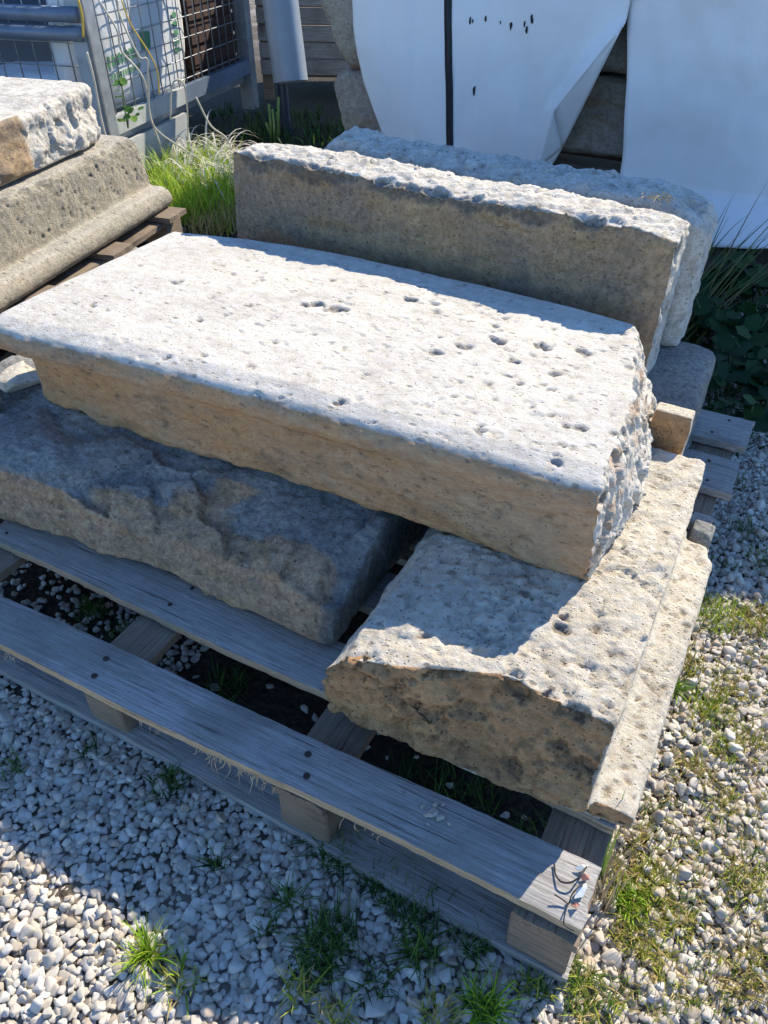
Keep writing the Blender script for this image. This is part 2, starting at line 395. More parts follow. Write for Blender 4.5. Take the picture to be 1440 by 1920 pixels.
def smooth_me(me, it):
    e = np.empty(len(me.edges)*2, dtype=np.int32); me.edges.foreach_get("vertices", e); e = e.reshape(-1, 2)
    co = get_co(me); n = len(co)
    deg = np.bincount(e.ravel(), minlength=n)[:, None].astype(float)
    for _ in range(it):
        s = np.zeros_like(co)
        for k in range(3):
            s[:, k] = np.bincount(e[:, 0], co[e[:, 1], k], n) + np.bincount(e[:, 1], co[e[:, 0], k], n)
        co = 0.4*co + 0.6*s/deg
    set_co(me, co)
def carve(co, no, cen, rad, dep, squash=(1, 1, 1)):
    d = np.zeros(len(co)); sq = np.array(squash); cw = warp(co, 0.010, 70, 5)
    for c, r, h in zip(cen, rad, dep):
        m = np.nonzero(np.abs(cw[:, 0]-c[0]) < r/sq[0])[0]
        q = ((cw[m]-c)*sq/r); q = (q*q).sum(1); k = q < 1
        d[m[k]] = np.maximum(d[m[k]], h*(1-q[k])**0.6)
    return co - no*d[:, None], np.clip(d/0.004, 0, 1)
def stone(name, solids, voxel, mat, origin, label, cat, rough, zone=None, pits=None, smooth=3, group=None, frame='uv', rz=None, post=None):
    """solids are given in the frame (u, v, z) relative to origin"""
    me = remesh(solids, voxel); smooth_me(me, smooth)
    co = get_co(me); no = get_no(me)
    co = co + no*rough(co, no)[:, None]
    set_co(me, co)
    if pits is not None:
        no2 = get_no(me); co, pd = carve(co, no2, *pits(co, no2)); set_co(me, co)
        a = me.attributes.new("pitdirt", 'FLOAT', 'POINT'); a.data.foreach_set("value", pd.astype(np.float32))
    no3 = get_no(me)
    zz = np.clip(zone(co, no), 0, 1) if zone is not None else np.zeros(len(co))
    a = me.attributes.new("zone", 'FLOAT', 'POINT'); a.data.foreach_set("value", zz.astype(np.float32))
    me.materials.clear(); me.materials.append(mat)
    me.polygons.foreach_set("use_smooth", [True]*len(me.polygons)); me.name = name
    if frame == 'uv': o = link(name, me, None, W(*origin), -TH)
    else: o = link(name, me, None, origin, rz or 0.0)
    tag(o, label, cat, group)
    return o
def rel(sections, org): return [[(p[0]-org[0], p[1]-org[1], p[2]-org[2]) for p in s] for s in sections]
rng = np.random.default_rng(7)
def sst(x, a, b): t = np.clip((x-a)/(b-a), 0, 1); return t*t*(3-2*t)

# --- the large slab on top
org = (-0.65, 0.58, 0.30)
def slab_sec(u, zb=0.30, vt=0.345, vf=0.352, vb=0.835, end=None):
    pts = [(vf+0.01, zb), (vf, zb+0.012), (vf, 0.36), (vf-0.001, 0.408), (vt+0.003, 0.420), (vt+0.001, 0.431), (vt+0.006, 0.4440), (vt+0.020, 0.4555), (vt+0.050, 0.4632), (0.58, 0.4655), (vb-0.03, 0.463), (vb-0.006, 0.45), (vb, 0.40), (vb-0.004, 0.32), (vb-0.02, 0.302), (0.6, 0.301)]
    return [((end(v, z) if end else u), v, z) for v, z in pts]
def r_end(v, z):
    top = np.interp(v, [0.33, 0.36, 0.43, 0.50, 0.674, 0.76, 0.835], [-0.146, -0.140, -0.152, -0.150, -0.172, -0.165, -0.235])
    bot = np.interp(v, [0.33, 0.36, 0.40, 0.57, 0.70, 0.835], [-0.146, -0.130, -0.118, -0.108, -0.108, -0.15])
    return float(bot + (top-bot)*sst(np.array(z), 0.34, 0.465))
secs = [slab_sec(-1.165, 0.292, 0.300, vb=0.832), slab_sec(-1.04, 0.276, 0.306, vb=0.865), slab_sec(-0.93, 0.272, 0.316, vb=0.88), slab_sec(-0.82, 0.282, 0.322, vb=0.885), slab_sec(-0.66, 0.296, 0.332, vb=0.885), slab_sec(-0.5, 0.298, 0.338, vb=0.88), slab_sec(-0.32, 0.299, 0.344, vb=0.868), slab_sec(-0.22, 0.298, 0.347, vb=0.85), slab_sec(0, 0.302, 0.350, end=lambda v, z: r_end(v, z))]
fl = [[(u, 0.335, 0.408), (u, 0.315, 0.412), (u, 0.301, 0.420), (u, 0.297, 0.434), (u, 0.303, 0.4475), (u, 0.314, 0.4572), (u, 0.338, 0.4632), (u, 0.58, 0.4655), (u, 0.80, 0.463), (u, 0.815, 0.44), (u, 0.81, 0.40)] for u in (-1.20, -1.10)]
fl[0][0:7] = [(p[0]+0.006, p[1]+0.002, p[2]) for p in fl[0][0:7]]
top_pits = np.array([(-0.745, 0.618), (-0.732, 0.632), (-0.69, 0.629), (-0.676, 0.634), (-0.704, 0.622), (-0.438, 0.609), (-0.331, 0.636), (-0.264, 0.683), (-0.178, 0.70), (-0.19, 0.672), (-0.204, 0.473), (-0.225, 0.468), (-0.323, 0.402), (-1.01, 0.585), (-0.607, 0.359), (-0.342, 0.356), (-0.595, 0.73), (-0.326, 0.67), (-0.47, 0.57), (-0.40, 0.655), (-0.36, 0.52), (-0.55, 0.735), (-0.285, 0.60), (-0.27, 0.55), (-0.42, 0.74), (-0.35, 0.60)])
def slab_rough(co, no):
    u = co[:, 0]+org[0]; z = co[:, 2]+org[2]
    wtop = sst(no[:, 2], 0.5, 0.9)
    wend = sst(no[:, 0], 0.25, 0.7)*sst(u, -0.3, -0.17)
    wfr = sst(-no[:, 1], 0.4, 0.9)
    d = 0.0026*fbm(co*6, 3, 11) + 0.0006*fbm(co*50, 4, 3)
    d += wend*(0.007*facet(warp(co, .02, 20)*np.array([40, 40, 24]), 21) + 0.005*fbm(co*np.array([90, 90, 45]), 3, 4, 0.7) - 0.002)
    d += wfr*(0.0040*fbm(co*np.array([24, 30, 60]), 5, 8, 0.68))
    low = sst(0.345-z, 0, 0.05)*wfr
    d += low*0.009*fbm(co*28, 3, 31)
    corner = sst(u, -0.36, -0.2)*wtop
    por = sst(fbm(co*9, 3, 65), 0.05, 0.35)
    d -= corner*por*0.006*sst(fbm(co*55, 3, 61, 0.65), 0.0, 0.35)
    d -= wtop*0.0035*sst(fbm(warp(co, .01, 50)*np.array([60, 110, 60]), 2, 66, 0.6), 0.56, 0.68)*sst(u, -1.3, -0.5)
    return d
def slab_pits(co, no):
    cen = [(p[0]-org[0], p[1]-org[1], 0.464-org[2]) for p in top_pits]; rad = list(rng.uniform(0.006, 0.012, len(cen))); dep = [r*rng.uniform(0.5, 0.9) for r in rad]
    for _ in range(170):
        uu = -0.16 - 1.0*rng.random()**1.5; vv = rng.uniform(0.33, 0.82)
        cen.append((uu-org[0], vv-org[1], 0.463-org[2])); r = 0.003+0.004*rng.random()**2; rad.append(r); dep.append(r*0.8)
    for _ in range(70):
        cen.append((rng.uniform(-1.1, -0.16)-org[0], 0.352-org[1], rng.uniform(0.31, 0.44)-org[2])); r = rng.uniform(0.004, 0.007); rad.append(r); dep.append(r*0.6)
    for _ in range(30):
        cen.append((rng.uniform(-0.15, -0.105)-org[0], rng.uniform(0.36, 0.8)-org[1], rng.uniform(0.31, 0.46)-org[2])); r = rng.uniform(0.006, 0.014); rad.append(r); dep.append(r*0.7)
    return cen, rad, dep, (0.7, 1.0, 1.0)
def slab_zone(co, no):
    z = co[:, 2]+org[2]
    return sst(-no[:, 1], 0.25, 0.8)*sst(0.457-z, -0.004, 0.014)*0.95 + (0.34+0.14*vnoise(co*14, 5))*sst(no[:, 0], 0.4, 0.8)
stone("limestone_slab", [loft(rel(secs, org)), loft(rel(fl, org))], 0.0034, M['slab'], org,
      "large pale travertine slab with rounded front edge lying on top of the stack", "stone slab", slab_rough, slab_zone, slab_pits, 3)

# --- front right stone with the ledge
org_c = (-0.2, 0.42, 0.145)
def c_sec(v, dv=0.0, sh=0.0, lw=0.0):
    # (u, z, extra v)
    pts = [(-0.392, 0.150), (-0.402+lw, 0.20), (-0.392+lw, 0.255), (-0.365+lw, 0.288), (-0.31, 0.299), (-0.18, 0.302), (-0.05, 0.301), (-0.036, 0.297), (-0.038, 0.24), (-0.037, 0.184), (-0.030, 0.177), (0.010, 0.175), (0.018, 0.168), (0.019, 0.147), (-0.2, 0.146)]
    return [(u, v+dv*((-0.02-u)/0.38), z) for u, z in pts]
def c_front(s):
    out = []
    for (u, v, z) in c_sec(0.142):
        vv = float(np.interp(u, [-0.40, -0.31, -0.25, -0.18, -0.03], [0.092, 0.104, 0.125, 0.156, 0.150]))
        if z < 0.19: vv = 0.104
        elif z < 0.25: vv = vv*0.5+0.052
        if u > -0.035 and z < 0.20: vv = 0.128
        out.append((u + (0.0 if s else 0), vv, z))
    return out
f0 = c_front(0)
secs = [f0, [(p[0], p[1]+0.02, p[2]) for p in f0], c_sec(0.25), c_sec(0.4), c_sec(0.55), c_sec(0.64)]
bk = [(u, (0.665 if u > -0.036 and z < 0.185 else 0.725) , z) for (u, v, z) in c_sec(0.72)]
bk2 = [(min(u, 0.004) if u > -0.036 else u-0.004, v+0.004, z) for (u, v, z) in bk]
secs += [[(u, v-0.05, z) for u, v, z in bk], bk2]
def c_rough(co, no):
    wtop = sst(no[:, 2], 0.5, 0.9); wfr = sst(-no[:, 1], 0.3, 0.8); u = co[:, 0]+org_c[0]; z = co[:, 2]+org_c[2]
    wl = sst(-no[:, 0], 0.3, 0.8)
    ledge = sst(u, -0.04, -0.03)*sst(0.2-z, 0, 0.01)
    d = 0.004*fbm(co*9, 3, 5) + 0.0018*fbm(co*70, 3, 9, 0.7)
    por = sst(fbm(co*8, 3, 65), -0.05, 0.25)
    d += wtop*(1-ledge)*(0.003*fbm(co*24, 4, 14, 0.6)+0.0026*facet(warp(co, .03, 14)*np.array([26, 18, 26]), 19)+0.002*fbm(co*np.array([70, 110, 90]), 3, 18, 0.7) - por*0.005*sst(fbm(warp(co, .01, 40)*np.array([40, 70, 60]), 3, 16, 0.6), 0.02, 0.3))
    lf = sst(-u, 0.1, 0.28)
    d += wfr*(0.008*fbm(co*np.array([12, 12, 16]), 4, 2, 0.55) + 0.004*facet(warp(co, .03, 12)*22, 27) + 0.003*fbm(co*80, 3, 28, 0.7) - (0.35+0.65*lf)*0.016*sst(fbm(warp(co, .01, 30)*np.array([24, 24, 40]), 4, 77, 0.6), 0.0, 0.4))
    d += wl*0.009*fbm(co*13, 3, 41) + 0.0012*ledge*fbm(co*60, 3, 15)
    low = sst(0.18-z, 0, 0.03)*wfr; d += low*0.010*fbm(co*18, 3, 51)
    # the top falls away towards the left front
    d -= 0.005*wtop*sst(-u, 0.2, 0.4)*sst(0.2-(co[:, 1]+org_c[1]), 0.0, 0.12)
    return d
def c_pits(co, no):
    cen = []; rad = []; dep = []
    for _ in range(110):
        cen.append((rng.uniform(-0.4, -0.04)-org_c[0], rng.uniform(0.1, 0.72)-org_c[1], 0.30-org_c[2])); r = 0.003+0.007*rng.random()**2.5; rad.append(r); dep.append(r*0.75)
    for _ in range(60):
        cen.append((rng.uniform(-0.032, 0.018)-org_c[0], rng.uniform(0.15, 0.66)-org_c[1], 0.176-org_c[2])); r = rng.uniform(0.003, 0.006); rad.append(r); dep.append(r*0.7)
    for _ in range(70):
        uu = rng.uniform(-0.4, -0.03); cen.append((uu-org_c[0], 0.13-0.05*(-uu/0.4)-org_c[1], rng.uniform(0.16, 0.3)-org_c[2])); r = 0.005+0.012*rng.random()**2; rad.append(r); dep.append(r*0.7)
    for c_, r_ in (((-0.335, 0.085, 0.262), 0.022), ((-0.30, 0.09, 0.245), 0.02), ((-0.26, 0.095, 0.235), 0.024), ((-0.215, 0.10, 0.262), 0.016), ((-0.15, 0.135, 0.296), 0.02), ((-0.085, 0.145, 0.300), 0.016)):
        cen.append((c_[0]-org_c[0], c_[1]-org_c[1], c_[2]-org_c[2])); rad.append(r_); dep.append(r_*0.6)
    return cen, rad, dep, (0.75, 1, 1)
def c_zone(co, no): return sst(-no[:, 1], 0.25, 0.7)
stone("travertine_block", [loft(rel(secs, org_c))], 0.0034, M['travertine'], org_c,
      "rough travertine block with a low ledge at its right, at the front right", "stone block", c_rough, c_zone, c_pits, 2)

# --- front left grey stone
org_b = (-0.85, 0.45, 0.145)
def b_sec(u, zt, vf=0.19, vt=None, lean=0.0):
    pts = [(0.40, 0.146), (vf+0.012, 0.147), (vf-0.004, 0.165), (vf-0.002, (zt+0.16)/2), (vf+0.008, zt), (vf+0.05, zt+0.024), (0.335, 0.282), (0.42, 0.294), (0.60, 0.298), (0.72, 0.296), (0.735, 0.2), (0.72, 0.147)]
    return [(u + lean*(z-0.146), v, min(z, 0.298)) for v, z in pts]
secs = [b_sec(-1.36, 0.262, 0.17), b_sec(-1.16, 0.266, 0.16), b_sec(-1.04, 0.272, 0.178), b_sec(-0.97, 0.258, 0.188), b_sec(-0.90, 0.226, 0.184), b_sec(-0.76, 0.222, 0.205), b_sec(-0.64, 0.235, 0.198), b_sec(-0.55, 0.248, 0.198), b_sec(-0.49, 0.238, 0.196), b_sec(-0.452, 0.215, 0.205, lean=0.05)]
def b_rough(co, no):
    wfr = sst(-no[:, 1], 0.5, 0.9); z = co[:, 2]+org_b[2]
    d = 0.008*fbm(co*8, 4, 33, 0.55) + 0.0035*fbm(co*26, 4, 35, 0.6) + 0.0016*fbm(co*80, 3, 36)
    d += (1-wfr)*sst(no[:, 2], 0.2, 0.6)*(0.005*fbm(co*np.array([14, 20, 14]), 4, 37, 0.6, True) + 0.014*facet(warp(co, .05, 8)*np.array([8, 12, 9]), 44) + 0.003*fbm(co*np.array([40, 90, 60]), 3, 45, 0.7)) + wfr*0.004*facet(warp(co, .03, 14)*24, 46)
    d += sst(0.18-z, 0, 0.03)*wfr*0.010*fbm(co*15, 3, 53)
    return np.where(z > 0.285, np.minimum(d, 0.001), d)
def b_zone(co, no):
    z = co[:, 2]+org_b[2]; u = co[:, 0]+org_b[0]
    return sst(-no[:, 1]-0.15*no[:, 2] + 0.30*vnoise(co*9, 71) + 0.55*vnoise(co*np.array([5, 9, 9]), 72), 0.05, 0.5)*(1-0.8*sst(u, -0.50, -0.44)) 
stone("grey_stone_block", [loft(rel(secs, org_b))], 0.0042, M['greystone'], org_b,
      "rough grey stone block with tan broken front, under the slab at front left", "stone block", b_rough, b_zone, None, 2)

# --- back slabs standing on edge, and the block that carries them
org_s = (-0.65, 1.01, 0.302)
def k_sec(u, vf, vb, zt, zb=0.302, endb=0.0):
    pts = [(vf+0.01, zb), (vf+0.002, zb+0.01), (vf, 0.42), (vf, zt-0.012), (vf+0.006, zt), (vf+0.05, zt+0.004), (vb-0.03, zt+0.003), (vb-0.006, zt-0.006), (vb, 0.45), (vb-0.008, zb+0.01), (vb-0.02, zb)]
    return [(u + endb*(0.58-z), v, z) for v, z in pts]
secs = [k_sec(-1.135, 0.945, 1.075, 0.592, endb=-0.10), k_sec(-1.0, 0.938, 1.08, 0.596), k_sec(-0.8, 0.93, 1.08, 0.590), k_sec(-0.6, 0.923, 1.07, 0.585), k_sec(-0.45, 0.915, 1.06, 0.590), k_sec(-0.3, 0.907, 1.05, 0.587), k_sec(-0.215, 0.903, 1.045, 0.584), k_sec(-0.193, 0.910, 1.035, 0.578, endb=0.0)]
def s_rough(seed, topamp=0.007):
    def f(co, no):
        wtop = sst(no[:, 2], 0.35, 0.8); wend = sst(np.abs(no[:, 0]), 0.4, 0.8)
        d = 0.0025*fbm(co*6, 3, seed) + 0.0008*fbm(co*60, 3, seed+1)
        d += wtop*(topamp*0.7*fbm(co*20, 4, seed+2, 0.62) + topamp*0.55*facet(warp(co, .03, 16)*30, seed+7) + 0.003*fbm(co*80, 3, seed+5, 0.7)) + wend*(0.003*fbm(co*30, 4, seed+3)+0.004*facet(co*34, seed+8))
        return d
    return f
def s_zone(co, no): return sst(-no[:, 1], 0.3, 0.7)
def edge_chips(co, no):
    cen = []; rad = []; dep = []
    for _ in range(46):
        u = rng.uniform(-1.12, -0.2); vf = np.interp(u, [-1.13, -0.2], [0.945, 0.905])
        cen.append((u-org_s[0], vf+rng.uniform(-0.004, 0.006)-org_s[1], 0.586-org_s[2])); r = 0.006+0.022*rng.random()**2; rad.append(r); dep.append(r*0.4)
    for _ in range(30):
        cen.append((-0.193-org_s[0], 0.93-org_s[1], rng.uniform(0.4, 0.58)-org_s[2])); r = rng.uniform(0.006, 0.016); rad.append(r); dep.append(r*0.4)
    return cen, rad, dep, (0.6, 1, 1)
stone("limestone_kerb_slab", [loft(rel(secs, org_s))], 0.004, M['back'], org_s,
      "tan limestone slab on edge with sunlit broken white top, behind the large slab", "stone slab", s_rough(70, 0.008), s_zone, edge_chips, 2)
secs = [k_sec(-1.03, 1.125, 1.25, 0.572), k_sec(-0.98, 1.12, 1.265, 0.602), k_sec(-0.88, 1.115, 1.265, 0.588), k_sec(-0.6, 1.11, 1.255, 0.580), k_sec(-0.4, 1.10, 1.25, 0.582), k_sec(-0.26, 1.09, 1.245, 0.578), k_sec(-0.19, 1.085, 1.235, 0.560), k_sec(-0.168, 1.10, 1.22, 0.53)]
stone("shaded_kerb_slab", [loft(rel(secs, org_s))], 0.006, M['back'], org_s,
      "bumpy grey slab on edge in shade, directly behind the tan one and before the sheeting", "stone slab", s_rough(90, 0.010), None, None, 4)
org_u = (-0.5, 0.98, 0.145)
def p_sec(u, v0, v1, zt): return [(u, v0, 0.146), (u, v0-0.004, 0.22), (u, v0, zt-0.012), (u, v0+0.012, zt), (u, (v0+v1)/2, zt+0.001), (u, v1-0.012, zt), (u, v1, zt-0.012), (u, v1+0.003, 0.22), (u, v1, 0.146)]
secs = [p_sec(-1.02, 0.895, 1.16, 0.299), p_sec(-0.25, 0.895, 1.16, 0.2995), p_sec(-0.13, 0.80, 1.16, 0.2995), p_sec(-0.10, 0.79, 1.15, 0.297), p_sec(-0.088, 0.80, 1.14, 0.285)]
stone("supporting_stone", [loft(rel(secs, org_u))], 0.006, M['greystone'], org_u,
      "grey flat stone on the pallet carrying the standing slabs, seen at the right end", "stone block",
      lambda co, no: np.where(co[:, 2]+org_u[2] > 0.292, -0.0015, 0.0)*0 + (0.003*fbm(co*9, 3, 3)+0.0015*fbm(co*40, 3, 4))*np.where(co[:, 2]+org_u[2] > 0.29, 0.3, 1.0), None, None, 2)
org_t = (-0.11, 0.76, 0.145)
secs = [[(u, 0.742, 0.146), (u, 0.744, 0.345), (u, 0.752, 0.357), (u, 0.78, 0.358), (u, 0.788, 0.348), (u, 0.788, 0.146)] for u in (-0.145, -0.082)]
stone("small_tan_stone", [loft(rel(secs, org_t))], 0.004, M['travertine'], org_t,
      "small tan stone wedged behind the ledged block beside the pallet edge", "stone", lambda co, no: 0.0025*fbm(co*16, 3, 8)+0.001*fbm(co*60, 3, 2), lambda co, no: sst(-no[:, 1], 0.3, 0.7), None, 3)
org_q = (-0.02, 0.70, 0.145)
secs = [[(u, 0.684, 0.146), (u, 0.682, 0.17+h), (u, 0.69, 0.186+h), (u, 0.715, 0.19+h), (u, 0.728, 0.18), (u, 0.73, 0.146)] for u, h in ((-0.028, 0), (-0.015, 0.0), (0.0, -0.002), (0.008, -0.012))]
stone("grey_stone_chip", [loft(rel(secs, org_q))], 0.003, M['greystone'], org_q,
      "small rounded grey stone in shade past the end of the ledge", "stone", lambda co, no: 0.002*fbm(co*22, 3, 8), None, None, 3)

# --- rubble at the left edge, on the grey block
def lump(name, u, v, z, sx, sy, sz, mat, label, seed, voxel=0.004, rz=0.0):
    r = np.random.default_rng(seed)
    V = []
    for k in range(14):
        d = r.normal(size=3); d /= np.abs(d).max(); V.append((d[0]*sx*r.uniform(.75, 1), d[1]*sy*r.uniform(.75, 1), sz + d[2]*sz))
    bm = bmesh.new(); vs = [bm.verts.new(p) for p in V]; bmesh.ops.convex_hull(bm, input=vs)
    zs = [v_ for v_ in bm.verts if not v_.link_faces]
    for v_ in zs: bm.verts.remove(v_)
    bm.verts.ensure_lookup_table(); bm.verts.index_update()
    zmin = min(v_.co.z for v_ in bm.verts)
    VV = [(v_.co.x, v_.co.y, v_.co.z-zmin) for v_ in bm.verts]; FF = [tuple(v_.index for v_ in f.verts) for f in bm.faces]; bm.free()
    return stone(name, [(VV, FF)], voxel, mat, (u, v, z), label, "stone", lambda co, no: 0.003*fbm(co*14, 3, seed)+0.001*fbm(co*60, 3, seed), None, None, 2)
lump("broken_stone_piece", -1.255, 0.372, 0.292, 0.05, 0.045, 0.018, M['travertine'], "broken white stone piece lying left of the slab on the grey block", 5)
lump("stone_fragment", -1.245, 0.29, 0.280, 0.034, 0.03, 0.014, M['travertine'], "small pale stone fragment at the left edge of the picture", 9)
lump("squared_stone_piece", -1.52, 0.62, 0.0, 0.05, 0.06, 0.09, M['travertine'], "small cream stone standing on the ground under the slab's left end", 12)

# ------------------------------------------------------------------ main pallet
def board(name, L, Wd, T, mat, parent, loc, rz=0.0, seed=0, warp=0.004, fray=0.0, nx=40, ny=5, edge=None):
    """a weathered plank: length along local x, origin at the centre of its underside"""
    r = np.random.default_rng(seed+100)
    X = np.linspace(-L/2, L/2, nx+1); Y = np.linspace(-Wd/2, Wd/2, ny+1)
    ph = r.uniform(0, 6.28, 4)
    def wz(x): return warp*np.sin(x*2.3+ph[0])*0.6 + warp*0.4*np.sin(x*6.1+ph[1])
    def ey(x, s): return 0.0022*np.sin(x*9+ph[2]*s) + fray*(r.random(x.shape)-0.5)
    e0 = ey(X, 1.0); e1 = ey(X, 2.0)
    ex0 = (r.random(ny+1)-0.5)*0.005; ex1 = (r.random(ny+1)-0.5)*0.005
    V = []
    for lay in (0, 1):
        for i, x in enumerate(X):
            for j, y in enumerate(Y):
                tt = j/ny; yy = y + e0[i]*(1-tt) + e1[i]*tt
                xx = x + (ex0[j] if i == 0 else ex1[j] if i == nx else 0)
                rnd = 0.0016 if (j in (0, ny) or i in (0, nx)) else 0.0
                z = wz(np.array(x)) + (T - rnd + 0.0006*(r.random()-0.5) if lay else rnd)
                V.append((xx, yy, float(z)))
    m1 = ny+1; off = (nx+1)*m1; F = []
    for i in range(nx):
        for j in range(ny):
            a = i*m1+j; F.append((a, a+1, a+m1+1, a+m1)); F.append((off+a, off+a+m1, off+a+m1+1, off+a+1))
    for i in range(nx):
        a = i*m1; F.append((a, a+m1, off+a+m1, off+a)); a += ny; F.append((a, off+a, off+a+m1, a+m1))
    for j in range(ny):
        a = j; F.append((a, off+a, off+a+1, a+1)); a = nx*m1+j; F.append((a, a+1, off+a+1, off+a))
    me = mesh_from(name, V, F, mat)
    if edge:
        me.materials.append(edge); k0 = 2*nx*ny
        for i in range(nx): me.polygons[k0+2*i].material_index = 1
    return link(name, me, parent, loc, rz)
def nail(parent, x, y, z, r=0.0042):
    mb = MB(); n = 8
    mb.add([(r*math.cos(2*math.pi*k/n), r*math.sin(2*math.pi*k/n), -0.002) for k in range(n)] + [(r*0.8*math.cos(2*math.pi*k/n), r*0.8*math.sin(2*math.pi*k/n), 0.001) for k in range(n)],
           [tuple(range(n, 2*n))] + [(k, (k+1) % n, n+(k+1) % n, n+k) for k in range(n)])
    mb.build("nail", M['nail'], parent, (x, y, z))

PL = empty("wooden_pallet", W(0, 0, 0), -TH)
tag(PL, "weathered grey wooden pallet on the gravel carrying the stone stack", "pallet")
PLU0, PLU1 = -1.135, 0.0
SU = [-0.04, -0.373, -0.737, -1.095]
midu = (PLU0+PLU1)/2; LU = PLU1-PLU0
# skids on the ground (along u)
for k, vv in enumerate((0.03, 0.59, 1.13)):
    board("bottom_board", LU+0.01, 0.088, 0.020, M['wood'], PL, (midu, vv, 0.0), 0.0, 20+k, 0.001)
# blocks
def block(loc, sx, sy, sz, mat, parent, seed):
    r = np.random.default_rng(seed); bm = bmesh.new(); bmesh.ops.create_cube(bm, size=1.0)
    for v_ in bm.verts: v_.co = Vector((v_.co.x*sx, v_.co.y*sy, (v_.co.z+0.5)*sz)) + Vector(r.uniform(-0.002, 0.002, 3)*np.array([1, 1, 0]))
    bmesh.ops.bevel(bm, geom=bm.edges[:], offset=0.003, segments=1, affect='EDGES')
    me = bpy.data.meshes.new("block"); bm.to_mesh(me); bm.free(); me.materials.append(mat)
    return link("block", me, parent, loc)
for i, uu in enumerate(SU):
    for j, vv in enumerate((0.03, 0.59, 1.13)):
        block((uu, vv, 0.0205), 0.076, 0.082, 0.0825, M['wood2'], PL, i*3+j)
    board("stringer_board", 1.19, 0.078, 0.019, M['wood2'], PL, (uu, 0.58, 0.1035), math.pi/2, 40+i, 0.0005)
# deck boards (along u)
ZD = 0.1245
b1 = board("deck_board", 1.16, 0.076, 0.019, M['wood'], PL, (-0.582, 0.0155, ZD), R(1.75), 1, 0.0012, 0.0012, nx=90, edge=M['rawwood'])
decks = [b1]
for k, (v0, v1, du) in enumerate(((0.128, 0.222, 0), (0.30, 0.39, 0), (0.47, 0.56, 0.004), (0.625, 0.72, 0.008), (0.765, 0.80, 0.0), (0.882, 1.005, 0.018), (1.062, 1.172, 0.022))):
    o = board("deck_board", LU+du+(0.0), (v1-v0), 0.019, M['wood'], PL, (midu+du/2, (v0+v1)/2, ZD), 0.0, 2+k, 0.0006, 0.002, nx=80, edge=M['rawwood'] if k == 0 else None)
    decks.append(o)
    for uu in SU:
        for dv in (-0.26, 0.24):
            nail(o, uu-midu-du/2+rng.uniform(-0.016, 0.016), dv*(v1-v0)+rng.uniform(-0.008, 0.008), 0.0193, rng.uniform(0.003, 0.0048))
for uu, dv in ((-0.387, 0.012), (-0.372, -0.016), (-0.74, 0.014), (-0.733, -0.018), (-1.09, 0.0)):
    nail(b1, uu+0.582, dv, 0.0198, 0.0055)
# frayed fibres hanging from the front board
mb = MB(); r = random.Random(4)
for k in range(60):
    c = r.choice((0.10, 0.115, 0.12, 0.085, -0.05, -0.33, 0.30, 0.16)); x = c + r.gauss(0, 0.022)
    L = r.uniform(0.008, 0.03)*(1.0 if 0.05 < c < 0.2 else 0.55); p = Vector((x, -0.0375, r.uniform(0.001, 0.008))); pts = [p]; a_ = r.uniform(-1, 1); d = Vector((a_, -0.7, 0.1)); tw = r.uniform(-0.7, 0.7)
    for q_ in range(7):
        d = (d + Vector((tw*math.cos(q_*0.9), r.uniform(-.35, .35), -0.35 if q_ < 4 else r.uniform(-.3, .5)))).normalized(); p = p + d*L/7; pts.append(p)
    mb.tube(pts, [0.00055]*5 + [0.0004, 0.0003, 0.0002], 3)
fo = mb.build("splinter", M['fibre'], b1); fo["kind"] = "stuff"

# small things on the front board
def board_pt(px, py): return ground(px, py, 0.1445)
mb = MB()
p = board_pt(808, 1527)
for k, (dx, dy, s) in enumerate(((0, 0, 0.008), (0.012, -0.006, 0.005), (0.006, 0.012, 0.0035), (-0.01, 0.01, 0.003), (0.015, 0.012, 0.0025), (-0.004, -0.012, 0.0025), (0.022, -0.012, 0.003))):
    lump_me = None
    bm = bmesh.new(); rr = np.random.default_rng(k)
    for _ in range(12):
        d = rr.normal(size=3); d /= np.linalg.norm(d); bm.verts.new((d[0]*s*1.3, d[1]*s, d[2]*s*0.45+s*0.42))
    bmesh.ops.convex_hull(bm, input=bm.verts[:]); me = bpy.data.meshes.new("stone_crumb"); bm.to_mesh(me); bm.free(); me.materials.append(M['travertine'])
    o = link("stone_crumb", me, None, (p.x+dx, p.y+dy, 0.1445), 0.3*k)
    tag(o, ("largest flat pale stone crumb on the shaded front deck board", "second largest crumb, right behind the flat one on the front board", "tiny pale stone crumb scattered on the shaded front deck board")[min(k, 2)], "stone crumb", "stone crumbs on the front board")

# black wire and plastic scraps at the board end
def wpath(pts, z=0.1465): return [ground(x, y, z + (q if len(t) > 2 else 0)) for t in pts for (x, y, q) in [((*t, 0) if len(t) == 2 else t)]]
mb = MB(); mb.tube(spline(wpath([(1039, 1620), (1042, 1640), (1052, 1653, 0.004), (1068, 1655, 0.006), (1082, 1648, 0.008), (1090, 1638, 0.008), (1100, 1625, 0.004)])), 0.0011, 6)
tag(mb.build("wire_scrap", M['wirebk'], smooth=True), "looped black wire scrap lying on the sunny end of the front board", "wire")
mb = MB(); mb.tube(spline(wpath([(1040, 1677, 0.006), (1054, 1686, 0.003), (1066, 1694, 0.001), (1072, 1678, 0.006), (1084, 1664, 0.01), (1096, 1655, 0.006)])), 0.0009, 6)
mb.tube(spline(wpath([(1066, 1694, 0.001), (1060, 1710, 0.002), (1057, 1730), (1063, 1738), (1076, 1745)])), 0.0008, 6)
tag(mb.build("wire_twist", M['wirebk'], smooth=True), "thin black twisted wire at the corner of the front board", "wire")
